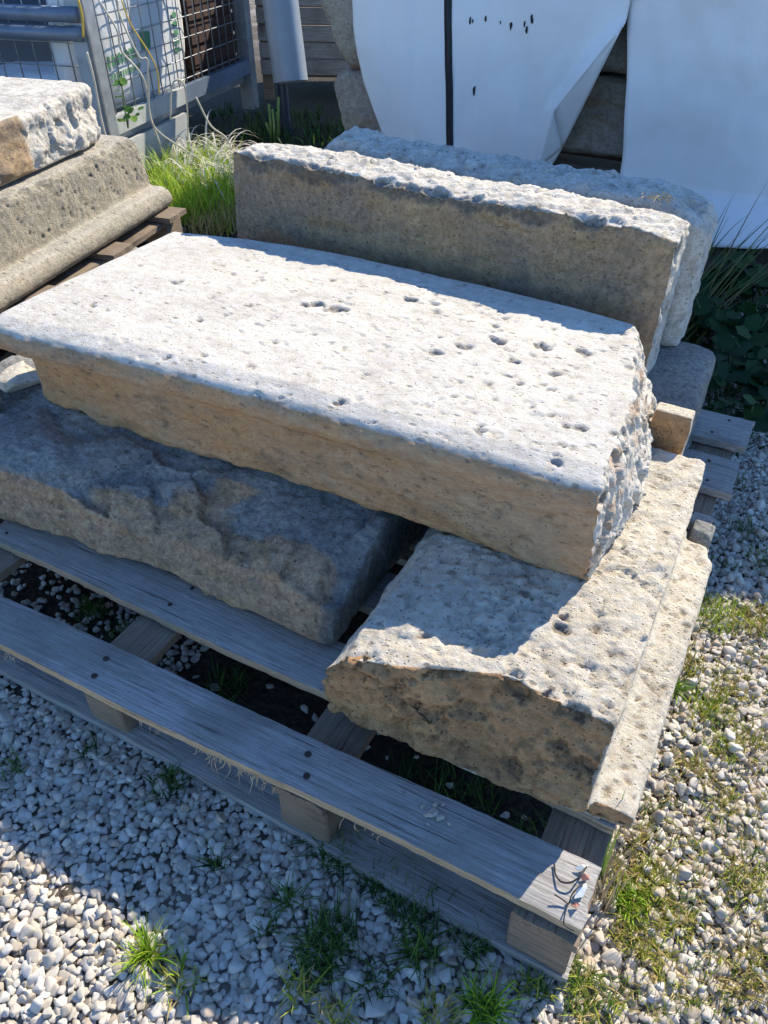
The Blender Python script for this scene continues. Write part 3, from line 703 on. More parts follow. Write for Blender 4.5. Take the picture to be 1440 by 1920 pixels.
def scrap(name, pix, mat, label, z=0.147):
    pts = [ground(x, y, z + 0.003*(k % 2)) for k, (x, y) in enumerate(pix)]; n = len(pts)
    mb = MB(); mb.add(pts + [q + Vector((0, 0, 0.0012)) for q in pts], [tuple(range(n-1, -1, -1)), tuple(range(n, 2*n))] + [(k, (k+1) % n, n+(k+1) % n, n+k) for k in range(n)])
    tag(mb.build(name, mat), label, "plastic scrap")
scrap("plastic_scrap", [(1076, 1686), (1083, 1665), (1098, 1656), (1101, 1664), (1093, 1682)], M['bluewhite'], "pale blue plastic scrap under the twisted wire")
scrap("red_plastic_scrap", [(1070, 1697), (1080, 1691), (1087, 1697), (1080, 1703)], M['red'], "faded red plastic scrap beside the pale blue one on the board")
scrap("pale_plastic_flake", [(1077, 1628), (1090, 1622), (1103, 1623), (1098, 1630), (1084, 1633)], M['bluewhite'], "small white plastic flake by the looped wire")
scrap("orange_flake", [(1088, 1645), (1095, 1638), (1104, 1642), (1105, 1650), (1093, 1652)], M['red'], "small orange flake inside the wire loop")

# ------------------------------------------------------------------ left pile
AW = math.atan2(0.259, 0.882)          # heading of the pile, clockwise from +y
LP0 = Vector((-1.016, 1.849, 0)); Lw = Vector((math.sin(AW), math.cos(AW), 0)); Ln = Vector((math.cos(AW), -math.sin(AW), 0))
def LPt(a, off, z): return LP0 + Lw*a + Ln*off + Vector((0, 0, z))
# local frame: x = off (towards us/right), y = along
def moul_sec(a, da=0.0):
    pts = [(-0.50, 0.163), (-0.005, 0.162)]
    for k in range(9):
        t = -math.pi/2 + math.pi*k/8
        pts.append((-0.014 + 0.036*math.cos(t)*1.0, 0.197 + 0.035*math.sin(t)))
    pts += [(-0.046, 0.231), (-0.049, 0.236), (-0.050, 0.33), (-0.052, 0.380), (-0.064, 0.391), (-0.2, 0.396), (-0.5, 0.396)]
    return [(x, a + da*(0.2-z)*1.0, z) for x, z in pts]
secs = [moul_sec(-0.75), moul_sec(-0.2), moul_sec(0.3), moul_sec(0.75), moul_sec(0.905, 0.25)]
def m_rough(co, no):
    w = sst(no[:, 0], 0.5, 0.9)*sst(co[:, 2], 0.236, 0.25)
    return 0.003*fbm(co*7, 3, 3)*np.where(co[:, 2] > 0.385, 0.2, 1) + 0.001*fbm(co*50, 3, 4) + w*0.004*fbm(co*np.array([30, 40, 22]), 4, 6, 0.6)
def m_pits(co, no):
    cen = []; rad = []; dep = []
    for _ in range(120):
        cen.append((-0.052, rng.uniform(-0.1, 0.92), rng.uniform(0.25, 0.385))); r = rng.uniform(0.004, 0.0075); rad.append(r); dep.append(r*0.6)
    for _ in range(30):
        cen.append((-0.058, rng.uniform(-0.1, 0.92), 0.388)); r = rng.uniform(0.008, 0.02); rad.append(r); dep.append(r*0.35)
    return cen, rad, dep, (1, 0.8, 1)
o = stone("moulded_stone", [loft(secs)], 0.004, M['moulded'], LP0, "long pale stone with a rounded moulding along its foot, at left", "stone block", m_rough, lambda co, no: sst(no[:, 0], 0.3, 0.8), m_pits, 1, frame='w', rz=-AW)
def up_sec(a, x0=-0.09, zt=0.555, da=0.0):
    pts = [(-0.62, 0.398), (x0-0.02, 0.400), (x0-0.004, 0.412), (x0, 0.44), (x0-0.012, 0.50), (x0-0.006, zt-0.012), (x0-0.018, zt), (-0.35, zt+0.002), (-0.62, zt)]
    return [(x, a+da*(zt-z), z) for x, z in pts]
secs = [up_sec(-0.75), up_sec(0.2, -0.09, 0.552), up_sec(0.45, -0.085, 0.552), up_sec(0.65, -0.090, 0.562), up_sec(0.745, -0.100, 0.566), up_sec(0.775, -0.12, 0.562)]
def up_rough(co, no):
    w = sst(no[:, 0], 0.4, 0.8)+sst(no[:, 1], 0.4, 0.8); top = sst(no[:, 2], 0.6, 0.9); brk = sst(co[:, 1], 0.36, 0.44)
    d = 0.004*fbm(co*8, 3, 13)*(1-top) + 0.0012*top*fbm(co*12, 3, 17) + w*brk*(0.008*facet(warp(co, .03, 14)*np.array([18, 18, 13]), 15)+0.006*fbm(co*30, 4, 14, 0.65)+0.003*fbm(co*90, 3, 16, 0.7)) + w*0.004*fbm(co*30, 3, 19) + w*sst(0.47-co[:, 2], 0, 0.04)*0.012*fbm(co*18, 3, 23)
    return np.where(co[:, 2] < 0.41, np.maximum(-d*0, 0.0), d)
stone("pale_stone_block", [loft(secs)], 0.005, M['back'], LP0, "thick flat-topped pale stone block resting on the moulded stone at left", "stone block", up_rough, lambda co, no: 0.85*sst(no[:, 0], 0.3, 0.7)*(1-sst(co[:, 1], 0.36, 0.44)*0.8), None, 2, frame='w', rz=-AW)
LPL = empty("brown_pallet", LPt(0, 0, 0), -AW); tag(LPL, "brown wooden pallet almost hidden under the left stones", "pallet")
for k, a in enumerate((-0.55, -0.2, 0.15, 0.5, 0.85)):
    board("deck_board", 0.75, 0.11, 0.02, M['wood2'], LPL, (-0.31, a, 0.141), 0.0, 60+k, 0.0005)
for k, x in enumerate((-0.02, -0.33, -0.62)):
    board("stringer_board", 1.62, 0.09, 0.02, M['wood2'], LPL, (x, 0.12, 0.12), math.pi/2, 70+k, 0.0005)
    for a in (-0.63, 0.12, 0.88): block((x, a, 0.02), 0.09, 0.1, 0.0995, M['wood2'], LPL, 80+k)
    board("bottom_board", 1.62, 0.09, 0.0195, M['wood2'], LPL, (x, 0.12, 0.0), math.pi/2, 75+k, 0.0005)
# planks lying in the gap
for k, (px, py, L, rz_) in enumerate(((262, 440, 0.34, 0.62), (205, 478, 0.22, 0.72))):
    p = ground(px, py, 0.02); b = board("loose_plank", L, 0.07, 0.02, M['wood2'] if k == 0 else M['wood'], None, (p.x, p.y, 0.0), rz_, 90+k, 0.0005)
    tag(b, ("brown loose plank on the ground between the left stones and the slab", "short grey plank near the moulded stone's foot in the gap")[k], "plank")

# ------------------------------------------------------------------ wire cage behind, with its sacks
AC = math.atan2(0.265, 0.964)
CG = Vector((-1.16, 3.44, 0)); cage = empty("mesh_cage", CG, -AC)
tag(cage, "galvanised wire mesh cage with a steel corner post, behind the left stones", "cage")
# local: x to the right/out, y along the right panel (away), left panel runs along -x
mb = MB(); mb.box((-0.075, 0, 0.02), (0.0, 0.012, 1.05)); mb.box((-0.012, 0.0, 0.02), (0.0, 0.075, 1.05)); mb.build("corner_post", M['galv'], cage)
mb = MB(); mb.box((-0.075, 1.5, 0.02), (0.0, 1.575, 1.05)); mb.build("corner_post", M['galv'], cage)
mb = MB(); mb.box((-1.3, 0, 0.02), (-1.22, 0.07, 1.05)); mb.build("corner_post", M['galv'], cage)
def wire(p, q, r=0.0028): m_ = MB(); m_.tube([p, q], r, 6); m_.build("wire", M['wire'], cage, smooth=True)
for k in range(1, 18): wire((-0.02, 0.03+0.083*k, 0.275), (-0.02, 0.03+0.083*k, 1.03))
for k in range(9): wire((-0.0235, 0.02, 0.30+0.083*k), (-0.0235, 1.52, 0.30+0.083*k))
for k in range(1, 15): wire((-0.03-0.083*k, 0.02, 0.28), (-0.03-0.083*k, 0.02, 1.03))
for k in range(9): wire((-1.24, 0.0235, 0.30+0.083*k), (-0.06, 0.0235, 0.30+0.083*k))
for z in (0.585, 0.648):
    m_ = MB(); m_.tube([(-1.24, -0.012, z), (-0.02, -0.012, z)], 0.027, 12); m_.build("rail", M['rail'], cage, smooth=True)
mb = MB(); mb.box((-0.04, 0.076, 0.205), (-0.004, 0.72, 0.275)); mb.build("base_rail", M['paintplate'], cage)
mb = MB(); mb.box((-0.04, 0.721, 0.205), (-0.006, 1.5, 0.275)); mb.build("base_rail", M['rail'], cage)  # far half of the same rail, its shade put into the darker blue grey
mb = MB(); mb.box((-1.22, 0.013, 0.2), (-0.076, 0.04, 0.27)); mb.build("base_rail", M['paintplate'], cage)
mb = MB(); mb.box((-1.25, 0.05, 0.16), (-0.045, 1.5, 0.2)); mb.build("floor_plate", M['galv'], cage)
mb = MB(); mb.box((-0.03, 0.085, 0.01), (-0.008, 0.70, 0.165)); mb.build("lower_plate", M['paintplate'], cage)
def CP(x, y, z): 
    c, s = math.cos(-AC), math.sin(-AC); return Vector((CG.x + x*c - y*s, CG.y + x*s + y*c, z))
def pillow(name, loc, rz, sx, sy, sz, tilt, mat, label, seed, mark=True):
    bm = bmesh.new(); bmesh.ops.create_cube(bm, size=2.0); bmesh.ops.subdivide_edges(bm, edges=bm.edges[:], cuts=14, use_grid_fill=True)
    co = np.array([v_.co[:] for v_ in bm.verts]); q = co.copy()
    m = np.abs(co); edge = np.sqrt(np.clip(1-m[:, 0]**2*0.32, 0, 1))*np.sqrt(np.clip(1-m[:, 1]**2*0.32, 0, 1))
    q[:, 2] *= np.clip((1-m[:, 0]**6)*(1-m[:, 1]**6), 0.04, 1)**0.5
    q[:, 0] *= 1-0.08*m[:, 1]**2*m[:, 2]; q[:, 1] *= 1-0.08*m[:, 0]**2
    q = q*np.array([sx, sy, sz]); q += (0.02*fbm(q*6, 3, seed))[:, None]*np.array([0.4, 0.4, 1])
    for v_, p in zip(bm.verts, q): v_.co = p
    me = bpy.data.meshes.new(name); bm.to_mesh(me); bm.free(); me.materials.append(mat); me.polygons.foreach_set("use_smooth", [True]*len(me.polygons))
    o = link(name, me, None, loc, rot=tilt); tag(o, label, "sack")
    if mark:   # unreadable green print, following the curved face
        mbm = MB(); rr = random.Random(seed)
        def patch(x0, y0, x1, y1, n=6):
            V = []; 
            for i in range(n+1):
                for j in range(n+1):
                    x = x0+(x1-x0)*i/n; y = y0+(y1-y0)*j/n
                    pt = np.array([[x, y, 0]]); a, b_ = abs(x/sx), abs(y/sy)
                    z = sz*max(0.04, (1-a**6)*(1-b_**6))**0.5
                    z += 0.02*float(fbm(np.array([[x, y, z]])*6, 3, seed)[0]) + 0.005
                    V.append((x, y, z))
            mbm.add(V, [(i*(n+1)+j, (i+1)*(n+1)+j, (i+1)*(n+1)+j+1, i*(n+1)+j+1) for i in range(n) for j in range(n)])
        patch(-0.06, -0.10, 0.02, -0.03)
        for k in range(9): patch(-0.34+0.027*k, -0.155+0.004*k, -0.322+0.027*k, -0.115+0.004*k, 2)
        for k in range(12): patch(-0.33+0.02*k, -0.20+0.003*k, -0.317+0.02*k, -0.18+0.003*k, 2)
        for k in range(5): patch(0.24, -0.12+0.035*k, 0.29, -0.10+0.035*k, 2)
        gp = mbm.build("green_print", M['green'], o); gp["kind"] = "stuff"
    return o
# sacks stand in the cage, broad side towards the right panel
pillow("white_sack", CP(-0.165, 0.52, 0.56), 0, 0.46, 0.36, 0.12, (R(90), R(6), math.pi/2-AC), M['sack'], "white plastic sack with green print standing behind the mesh", 3)
pillow("plain_white_sack", CP(-0.55, 0.28, 0.30), 0, 0.36, 0.24, 0.10, (R(4), R(-3), 0.4), M['sack'], "plain white sack lying on the cage floor behind the left panel", 8, False)
mb = MB(); mb.box((-0.35, 0, 0), (0.35, 0.52, 0.62)); 
t = link("brown_crate", mesh_from("brown_crate", mb.v, mb.f, M['rust']), None, CP(-0.42, 0.96, 0.2005), -AC); tag(t, "dark brown box standing in the cage behind the sacks", "box")
for k in range(6):
    m_ = MB(); m_.box((-0.355, -0.012, 0.01+0.102*k), (0.355, -0.001, 0.095+0.102*k)); m_.build("plank", M['rust'], t)
    m_ = MB(); m_.box((0.351, 0.0, 0.01+0.102*k), (0.362, 0.52, 0.095+0.102*k)); m_.build("plank", M['rust'], t)

# ------------------------------------------------------------------ pipes, crate
def hollow(name, a, b, ro, ri, mat, label, cat, n=36):
    a = Vector(a); b = Vector(b); d = (b-a); L = d.length; V = []; F = []
    for r_, z in ((ro, 0), (ro, L), (ri, L), (ri, 0)):
        for k in range(n): V.append((r_*math.cos(2*math.pi*k/n), r_*math.sin(2*math.pi*k/n), z))
    for s in range(4):
        for k in range(n): F.append((s*n+k, s*n+(k+1) % n, ((s+1) % 4)*n+(k+1) % n, ((s+1) % 4)*n+k))
    o = link(name, mesh_from(name, V, F, mat, False), None, a, rot=d.to_track_quat('Z', 'Y').to_euler())
    for p in o.data.polygons: p.use_smooth = True
    o.data.edges.foreach_set("use_edge_sharp", [False]*len(o.data.edges)); 
    md = o.modifiers.new("es", 'EDGE_SPLIT'); md.split_angle = R(50)
    tag(o, label, cat); return o
hollow("grey_pipe", (-0.475, 4.33, 0.262), (-0.60, 4.62, 1.55), 0.088, 0.080, M['pvc'], "wide grey plastic pipe leaning beside the cage, open end down", "pipe")
hollow("dark_pipe", (-0.522, 4.40, 0.0), (-0.56, 4.53, 1.25), 0.030, 0.026, M['pvcdark'], "thin dark blue pipe standing on the ground inside the wide pipe", "pipe", 20)
cr = empty("slatted_crate", (-0.25, 5.2, 0.0), R(-4)); tag(cr, "grey wooden slatted crate in the shade beyond the pipes", "crate")
for k in range(11):
    m_ = MB(); m_.box((-0.5, -0.012, 0.145+0.088*k), (1.3, 0.012, 0.222+0.088*k)); m_.build("slat", M['wood'], cr)
for x in (-0.5, 0.1, 0.7, 1.24):
    m_ = MB(); m_.box((x, 0.013, 0.0), (x+0.06, 0.06, 1.12)); m_.build("post", M['wood2'], cr)
m_ = MB(); m_.box((-0.5, 0.061, 0.12), (1.3, 0.75, 0.16)); m_.build("floor_board", M['wood2'], cr)
m_ = MB(); m_.box((-0.5, 0.751, 0.12), (1.3, 0.78, 1.12)); m_.build("back_panel", M['wood2'], cr)

# ------------------------------------------------------------------ sheeted stacks
def uvbox(name, u0, u1, v0, v1, z0, z1, mat, label, cat, seed, amp=0.02, voxel=0.014, taper=0.0, frame=None):
    og = ((u0+u1)/2, (v0+v1)/2, z0)
    r = np.random.default_rng(seed)
    S = []
    for u, s in ((u0, 0.86), (u0+0.12*(u1-u0), 0.98), ((u0+u1)/2, 1.0), (u1-0.12*(u1-u0), 0.97), (u1, 0.85)):
        zc = (z0+z1)/2; vc = (v0+v1)/2
        sec = []
        for (v_, z_) in ((v0+0.03, z0), (v0, z0+0.05), (v0, zc), (v0+0.01, z1-0.04), (v0+0.05, z1), (v1-0.04, z1), (v1, z1-0.05), (v1, z0+0.05), (v1-0.03, z0)):
            sec.append((u, vc+(v_-vc)*s, z0+(z_-z0)*(0.9+0.1*s)))
        S.append(sec)
    return stone(name, [loft(rel(S, og))], voxel, mat, og, label, cat, lambda co, no: np.where(no[:, 2] < -0.5, 0, 1)*amp*fbm(co*5, 4, seed, 0.55)+0.003*fbm(co*25, 3, seed), lambda co, no: 0.5+0.5*vnoise(co*4, seed), None, 2)
# stones seen beside and between the sheets
def poly_stone(name, outline, v0, v1, label, seed, mat):
    og = (sum(p[0] for p in outline)/len(outline), (v0+v1)/2, min(p[1] for p in outline))
    cu, cz = og[0], sum(p[1] for p in outline)/len(outline)
    S = []
    for v_, s in ((v0, 0.86), (v0+0.03, 1.0), (v1-0.05, 1.0), (v1, 0.9)):
        S.append([(cu+(u-cu)*s, v_, cz+(z-cz)*s) for u, z in outline])
    return stone(name, [loft(rel(S, og))], 0.008, mat, og, label, "stone", lambda co, no: 0.010*fbm(co*9, 4, seed, 0.55)+0.003*fbm(co*40, 3, seed), lambda co, no: 0.5+0.5*vnoise(co*5, seed), None, 3)
poly_stone("rough_tan_stone", [(-1.60, 0.44), (-1.90, 0.425), (-1.95, 0.47), (-1.99, 0.53), (-2.00, 0.58), (-2.04, 0.64), (-2.05, 0.72), (-1.98, 0.86), (-1.6, 0.88)], 2.74, 3.15, "rough tan stone sticking out left of the sheeting, upper of two", 3, M['rubble'])
poly_stone("rounded_brown_stone", [(-1.60, 0.145), (-1.93, 0.145), (-1.965, 0.2), (-1.985, 0.28), (-2.005, 0.36), (-1.985, 0.405), (-1.93, 0.425), (-1.6, 0.43)], 2.75, 3.15, "rounded brown stone beneath the tan one, left of the sheeting", 6, M['rubble'])
poly_stone("dark_inner_stone", [(-1.15, 0.19), (-0.66, 0.19), (-0.62, 0.25), (-0.63, 0.44), (-0.7, 0.475), (-1.1, 0.48), (-1.16, 0.4)], 2.83, 3.2, "dark stone seen through the gap between the white sheets", 8, M['rubble'])
poly_stone("inner_stone_above", [(-1.12, 0.495), (-0.64, 0.49), (-0.62, 0.56), (-0.64, 0.78), (-1.1, 0.80)], 2.80, 3.2, "brownish stone at the top of the gap between the sheets", 9, M['rubble'])
def bearers(name, u0, u1, label):
    root = empty(name, W((u0+u1)/2, 2.95, 0), -TH); tag(root, label, "pallet")
    Lb = u1-u0
    for k, v_ in enumerate((-0.2, 0.0, 0.2)): board("deck_board", Lb, 0.14, 0.02, M['wood2'], root, (0, v_, 0.122), 0, 120+k, 0.0004, nx=12, ny=2)
    for k, x in enumerate((-Lb/2+0.05, 0, Lb/2-0.05)):
        board("stringer_board", 0.56, 0.09, 0.02, M['wood2'], root, (x, 0, 0.101), math.pi/2, 130+k, 0.0004, nx=8, ny=2)
        for v_ in (-0.2, 0.2): block((x, v_, 0.0), 0.09, 0.1, 0.1005, M['wood2'], root, 150+k)
bearers("stack_pallet", -1.78, -0.72, "dark pallet under the sheeted stack with the black strap")
bearers("right_stack_pallet", -0.62, 0.95, "dark pallet under the right hand sheeted stack")
uvbox("hidden_stack_stone", -0.60, 0.98, 2.78, 3.2, 0.1425, 1.0, M['rubble'], "stone block under the right hand white sheet", "stone block", 14, 0.006, 0.02)
uvbox("upper_stack_stone", -0.60, 0.44, 2.78, 3.2, 1.0, 1.78, M['rubble'], "taller upper stone block under the right hand white sheet", "stone block", 15, 0.006, 0.02)
uvbox("low_upper_stone", 0.50, 0.96, 2.78, 3.2, 1.0, 1.46, M['rubble'], "lower upper stone block at the far right under the white sheet", "stone block", 18, 0.006, 0.02)

def sheet(name, grid, mat, parent=None, thick=0.0025):
    nu = len(grid); nv = len(grid[0]); V = [p for row in grid for p in row]
    F = [(i*nv+j, (i+1)*nv+j, (i+1)*nv+j+1, i*nv+j+1) for i in range(nu-1) for j in range(nv-1)]
    me = mesh_from(name, V, F, mat, True); o = link(name, me, parent)
    md = o.modifiers.new("thickness", 'SOLIDIFY'); md.thickness = thick; md.offset = 0
    return o
def pl_interp(pts, n):
    """points along a polyline, evenly spaced"""
    P = np.array(pts, float); d = np.r_[0, np.cumsum(np.linalg.norm(np.diff(P, axis=0), axis=1))]
    return np.stack([np.interp(np.linspace(0, d[-1], n), d, P[:, k]) for k in range(P.shape[1])], 1)
# left sheet: front face in (u, z), draped over the stones at v = 2.70, wraps over the top
left_edge = [(-1.727, 0.160), (-1.755, 0.21), (-1.792, 0.283), (-1.85, 0.40), (-1.878, 0.495), (-1.893, 0.58), (-1.897, 0.68), (-1.895, 0.90)]
right_edge = [(-0.992, 0.164), (-0.985, 0.19), (-0.972, 0.28), (-0.957, 0.378), (-0.90, 0.46), (-0.83, 0.56), (-0.757, 0.662), (-0.755, 0.75), (-0.755, 0.90)]
zs = np.linspace(0, 1, 60)
LE = pl_interp(left_edge, 60); RE = pl_interp(right_edge, 60)
ns = 90; G = []
for i in range(ns):
    s = i/(ns-1); row = []
    for j in range(60):
        u = LE[j, 0]*(1-s) + RE[j, 0]*s; z = LE[j, 1]*(1-s)+RE[j, 1]*s
        row.append((u, z, s, j/59))
    G.append(row)
arr = np.array(G).reshape(-1, 4)
q = np.stack([arr[:, 0], np.zeros(len(arr)), arr[:, 1]], 1)
vv = 2.69 + 0.035*np.sin(arr[:, 2]*math.pi)*(arr[:, 3]) - 0.03*(1-arr[:, 3])*np.sin(arr[:, 2]*math.pi*1.0) 
vv += 0.024*fbm(q*np.array([3.0, 1, 1.2]), 3, 91) + 0.007*fbm(q*np.array([8, 1, 3]), 2, 92, 0.5, True) + 0.006*np.sin(arr[:, 0]*14+arr[:, 1]*6)*(1-arr[:, 3])**1.5
vv += 0.10*(1-sst(arr[:, 2], 0, 0.045)) - 0.03*sst(arr[:, 2], 0.93, 1.0)*(1-sst(arr[:, 1], 0.6, 0.7))
grid = []; 
for i in range(ns):
    row = [tuple(W(arr[i*60+j, 0], vv[i*60+j], arr[i*60+j, 1])) for j in range(60)]
    for (dv, dz) in ((0.01, 0.012), (0.04, 0.02), (0.15, 0.022), (0.3, 0.022), (0.44, 0.02), (0.47, 0.0), (0.475, -0.2), (0.475, -0.5)):
        row.append(tuple(W(arr[i*60+59, 0], 2.70+dv + (0.0), 0.90+dz)))
    grid.append(row)
ls = sheet("white_sheet", grid, M['sheet']); tag(ls, "white plastic sheeting wrapped round a stone stack, bound by a black strap", "plastic sheet")
# folded hem along the cut edge
hem = MB(); 
hA, hB, hC, hD, hE_ = W(-0.758, 2.668, 0.664), W(-0.962, 2.650, 0.380), W(-0.992, 2.648, 0.170), W(-0.934, 2.745, 0.228), W(-0.962, 2.725, 0.164)
def tri(a, b, c_, n=8):
    V = []; F = []
    for i in range(n+1):
        for j in range(n+1-i): V.append(a.lerp(b, i/n) + (c_-a)*(j/n))
    idx = lambda i, j: sum(n+1-q for q in range(i)) + j
    for i in range(n):
        for j in range(n-i):
            F.append((idx(i, j), idx(i+1, j), idx(i, j+1)))
            if j < n-i-1: F.append((idx(i+1, j), idx(i+1, j+1), idx(i, j+1)))
    hem.add(V, F)
tri(hA, hB, hD); tri(hB, hC, hD); tri(hC, hE_, hD)
ho = hem.build("folded_hem", M['sheet'], ls, smooth=True); md = ho.modifiers.new("thickness", 'SOLIDIFY'); md.thickness = 0.003
uvbox("strapped_stack_stone", -1.78, -1.18, 2.80, 3.15, 0.1425, 0.895, M['rubble'], "stone block wrapped in the strapped white sheet", "stone block", 16, 0.006, 0.02)
# strap
SP = pl_interp([(-1.381, 0.141), (-1.395, 0.25), (-1.41, 0.42), (-1.432, 0.62), (-1.44, 0.70), (-1.445, 0.90)], 40); Vs = []
def front_v(u, z):
    k = np.argmin((arr[:, 0]-u)**2 + (arr[:, 1]-z)**2); return vv[k]
for u, z in SP:
    f = front_v(u, z)-0.004; Vs += [tuple(W(u-0.0155, f, z)), tuple(W(u+0.0155, f, z))]
for (dv, dz) in ((0.01, 0.018), (0.05, 0.027), (0.3, 0.029), (0.46, 0.026), (0.485, 0.0), (0.485, -0.6)):
    Vs += [tuple(W(SP[-1][0]-0.0155, 2.70+dv, 0.90+dz)), tuple(W(SP[-1][0]+0.0155, 2.70+dv, 0.90+dz))]
st = link("strap", mesh_from("strap", Vs, [(2*k, 2*k+1, 2*k+3, 2*k+2) for k in range(len(Vs)//2-1)], M['strap'], True), None)
md = st.modifiers.new("thickness", 'SOLIDIFY'); md.thickness = 0.002
tag(st, "black strap running down the front of the left white sheet", "strap")
# holes and scuffs printed in dark, small torn bits on the sheet
rr = random.Random(3)
for (px, py, s) in ((875, 40, 10), (880, 42, 5), (904, 38, 7), (932, 44, 4), (952, 50, 9), (978, 46, 7), (991, 36, 10), (993, 42, 6), (982, 58, 9), (884, 173, 12)):
    d = Vector((px-720, _F*math.cos(_P)-(py-960)*math.sin(_P), -_F*math.sin(_P)-(py-960)*math.cos(_P)))
    nv_ = Vector((VX, VY, 0)); t_ = (W(0, 2.66, 0)-Vector((0, 0, _H))).dot(nv_)/d.dot(nv_); Q = Vector((0, 0, _H))+d*t_
    uu, _ = to_uv(Q.x, Q.y); f = front_v(uu, Q.z)-0.0035; n = 7; w_ = s*0.0016
    pts = [(uu + w_*0.4*rr.uniform(.5, 1.2)*math.cos(2*math.pi*k/n), f, Q.z + w_*rr.uniform(.6, 1.2)*math.sin(2*math.pi*k/n)) for k in range(n)]
    mb = MB(); mb.add([W(*p_) for p_ in pts], [tuple(range(n))]); mb.build("tear", M['wirebk'], ls)
# right sheet
ns, nt = 110, 80; G = []
for i in range(ns):
    s = i/(ns-1)
    for j in range(nt):
        t = j/(nt-1)
        ht_ = float(1.905 - 0.11*sst(np.array(-0.72*(1-s)+1.05*s), 0.20, 0.32) - 0.24*sst(np.array(-0.72*(1-s)+1.05*s), 0.45, 0.55)); z = 0.155 + t*(ht_-0.155)
        ul = np.interp(z, [0.155, 0.23, 0.49, 0.66, 0.73, 1.8], [-0.683, -0.686, -0.721, -0.756, -0.771, -0.72]); ur = 1.05
        G.append((ul*(1-s)+ur*s, z, s, t))
ar2 = np.array(G); q2 = np.stack([ar2[:, 0], np.zeros(len(ar2)), ar2[:, 1]], 1)
v2 = 2.70 + 0.03*fbm(q2*np.array([2.2, 1, 1.6]), 3, 17) + 0.008*fbm(q2*np.array([9, 1, 5]), 2, 19, 0.5, True) + 0.03*(1-sst(ar2[:, 2], 0, 0.05))*0 + 0.01*np.sin(ar2[:, 0]*9+ar2[:, 1]*3)*(1-ar2[:, 3])
grid = []
for i in range(ns):
    row = []
    u0 = ar2[i*nt, 0]
    # the skirt flares out over the ground in front
    for k, (dv, z) in enumerate(((-0.17, 0.012), (-0.16, 0.03), (-0.12, 0.07), (-0.075, 0.11), (-0.035, 0.14))):
        n_ = 0.02*float(fbm(np.array([[u0*6, k*0.6, 3.3]]), 3, 5)[0])
        zz = z + 0.06*sst(np.array(u0), -0.35, 0.1)*(1-k/5) + n_*0.6
        row.append(tuple(W(u0 + 0.0, 2.70+dv+n_, float(max(zz, 0.006)))))
    row += [tuple(W(ar2[i*nt+j, 0], v2[i*nt+j], ar2[i*nt+j, 1])) for j in range(nt)]
    for (dv, dz) in ((0.012, 0.015), (0.05, 0.022), (0.2, 0.024), (0.4, 0.022), (0.55, 0.015), (0.565, 0.0), (0.57, -0.4), (0.57, -1.0), (0.57, -1.6)):
        row.append(tuple(W(ar2[i*nt+nt-1, 0], 2.70+dv, ar2[i*nt+nt-1, 1]+dz)))
    grid.append(row)
rs = sheet("tall_white_sheet", grid, M['sheet']); tag(rs, "tall white plastic sheeting over a stack at right, skirt spread on the ground", "plastic sheet")

# ------------------------------------------------------------------ gravel (pebbles)
def pebble_proto(k):
    r = np.random.default_rng(k+500); bm = bmesh.new()
    for _ in range(13):
        d = r.normal(size=3); d /= np.linalg.norm(d); bm.verts.new(d*r.uniform(0.88, 1.08)*np.array([1.12, r.uniform(0.85, 0.98), 0.78]))
    bmesh.ops.convex_hull(bm, input=bm.verts[:])
    for v_ in [v_ for v_ in bm.verts if not v_.link_faces]: bm.verts.remove(v_)
    bmesh.ops.dissolve_limit(bm, angle_limit=R(14), verts=bm.verts[:], edges=bm.edges[:])
    bmesh.ops.bevel(bm, geom=bm.edges[:], offset=0.24, offset_type='OFFSET', segments=3, profile=0.5, affect='EDGES', clamp_overlap=True)
    bmesh.ops.triangulate(bm, faces=[f for f in bm.faces if len(f.verts) > 4])
    for _ in range(5): bmesh.ops.smooth_vert(bm, verts=bm.verts[:], factor=0.5, use_axis_x=True, use_axis_y=True, use_axis_z=True)
    bmesh.ops.scale(bm, vec=(1.16, 1.16, 1.1), verts=bm.verts[:])
    bmesh.ops.recalc_face_normals(bm, faces=bm.faces)
    me = bpy.data.meshes.new("pebble"); bm.to_mesh(me); bm.free(); me.materials.append(M['pebble'])
    me.polygons.foreach_set("use_smooth", [True]*len(me.polygons)); me.set_sharp_from_angle(angle=R(60))
    return bpy.data.objects.new("pebble_shape", me)
pc = bpy.data.collections.new("pebble_shapes")
for k in range(12): pc.objects.link(pebble_proto(k))
rg = np.random.default_rng(11)
SPC = 0.0100
pts = []
nx_ = int(2.95/SPC); ny_ = int(2.4/(SPC*0.866))
ii, jj = np.meshgrid(np.arange(nx_), np.arange(ny_), indexing='ij')
px_ = -1.35 + (ii + 0.5*(jj % 2))*SPC; py_ = -0.05 + jj*SPC*0.866
px_ = px_.ravel() + rg.uniform(-0.36, 0.36, px_.size)*SPC; py_ = py_.ravel() + rg.uniform(-0.36, 0.36, py_.size)*SPC
p3 = np.stack([px_, py_, np.zeros_like(px_)], 1)
sc_ = SPC*np.clip(rg.lognormal(-0.36, 0.21, len(p3)), 0.40, 1.15)
zz = -0.006 + 0.0045*fbm(p3*9, 3, 3) + rg.uniform(-0.003, 0.0025, len(p3))
p3[:, 2] = zz
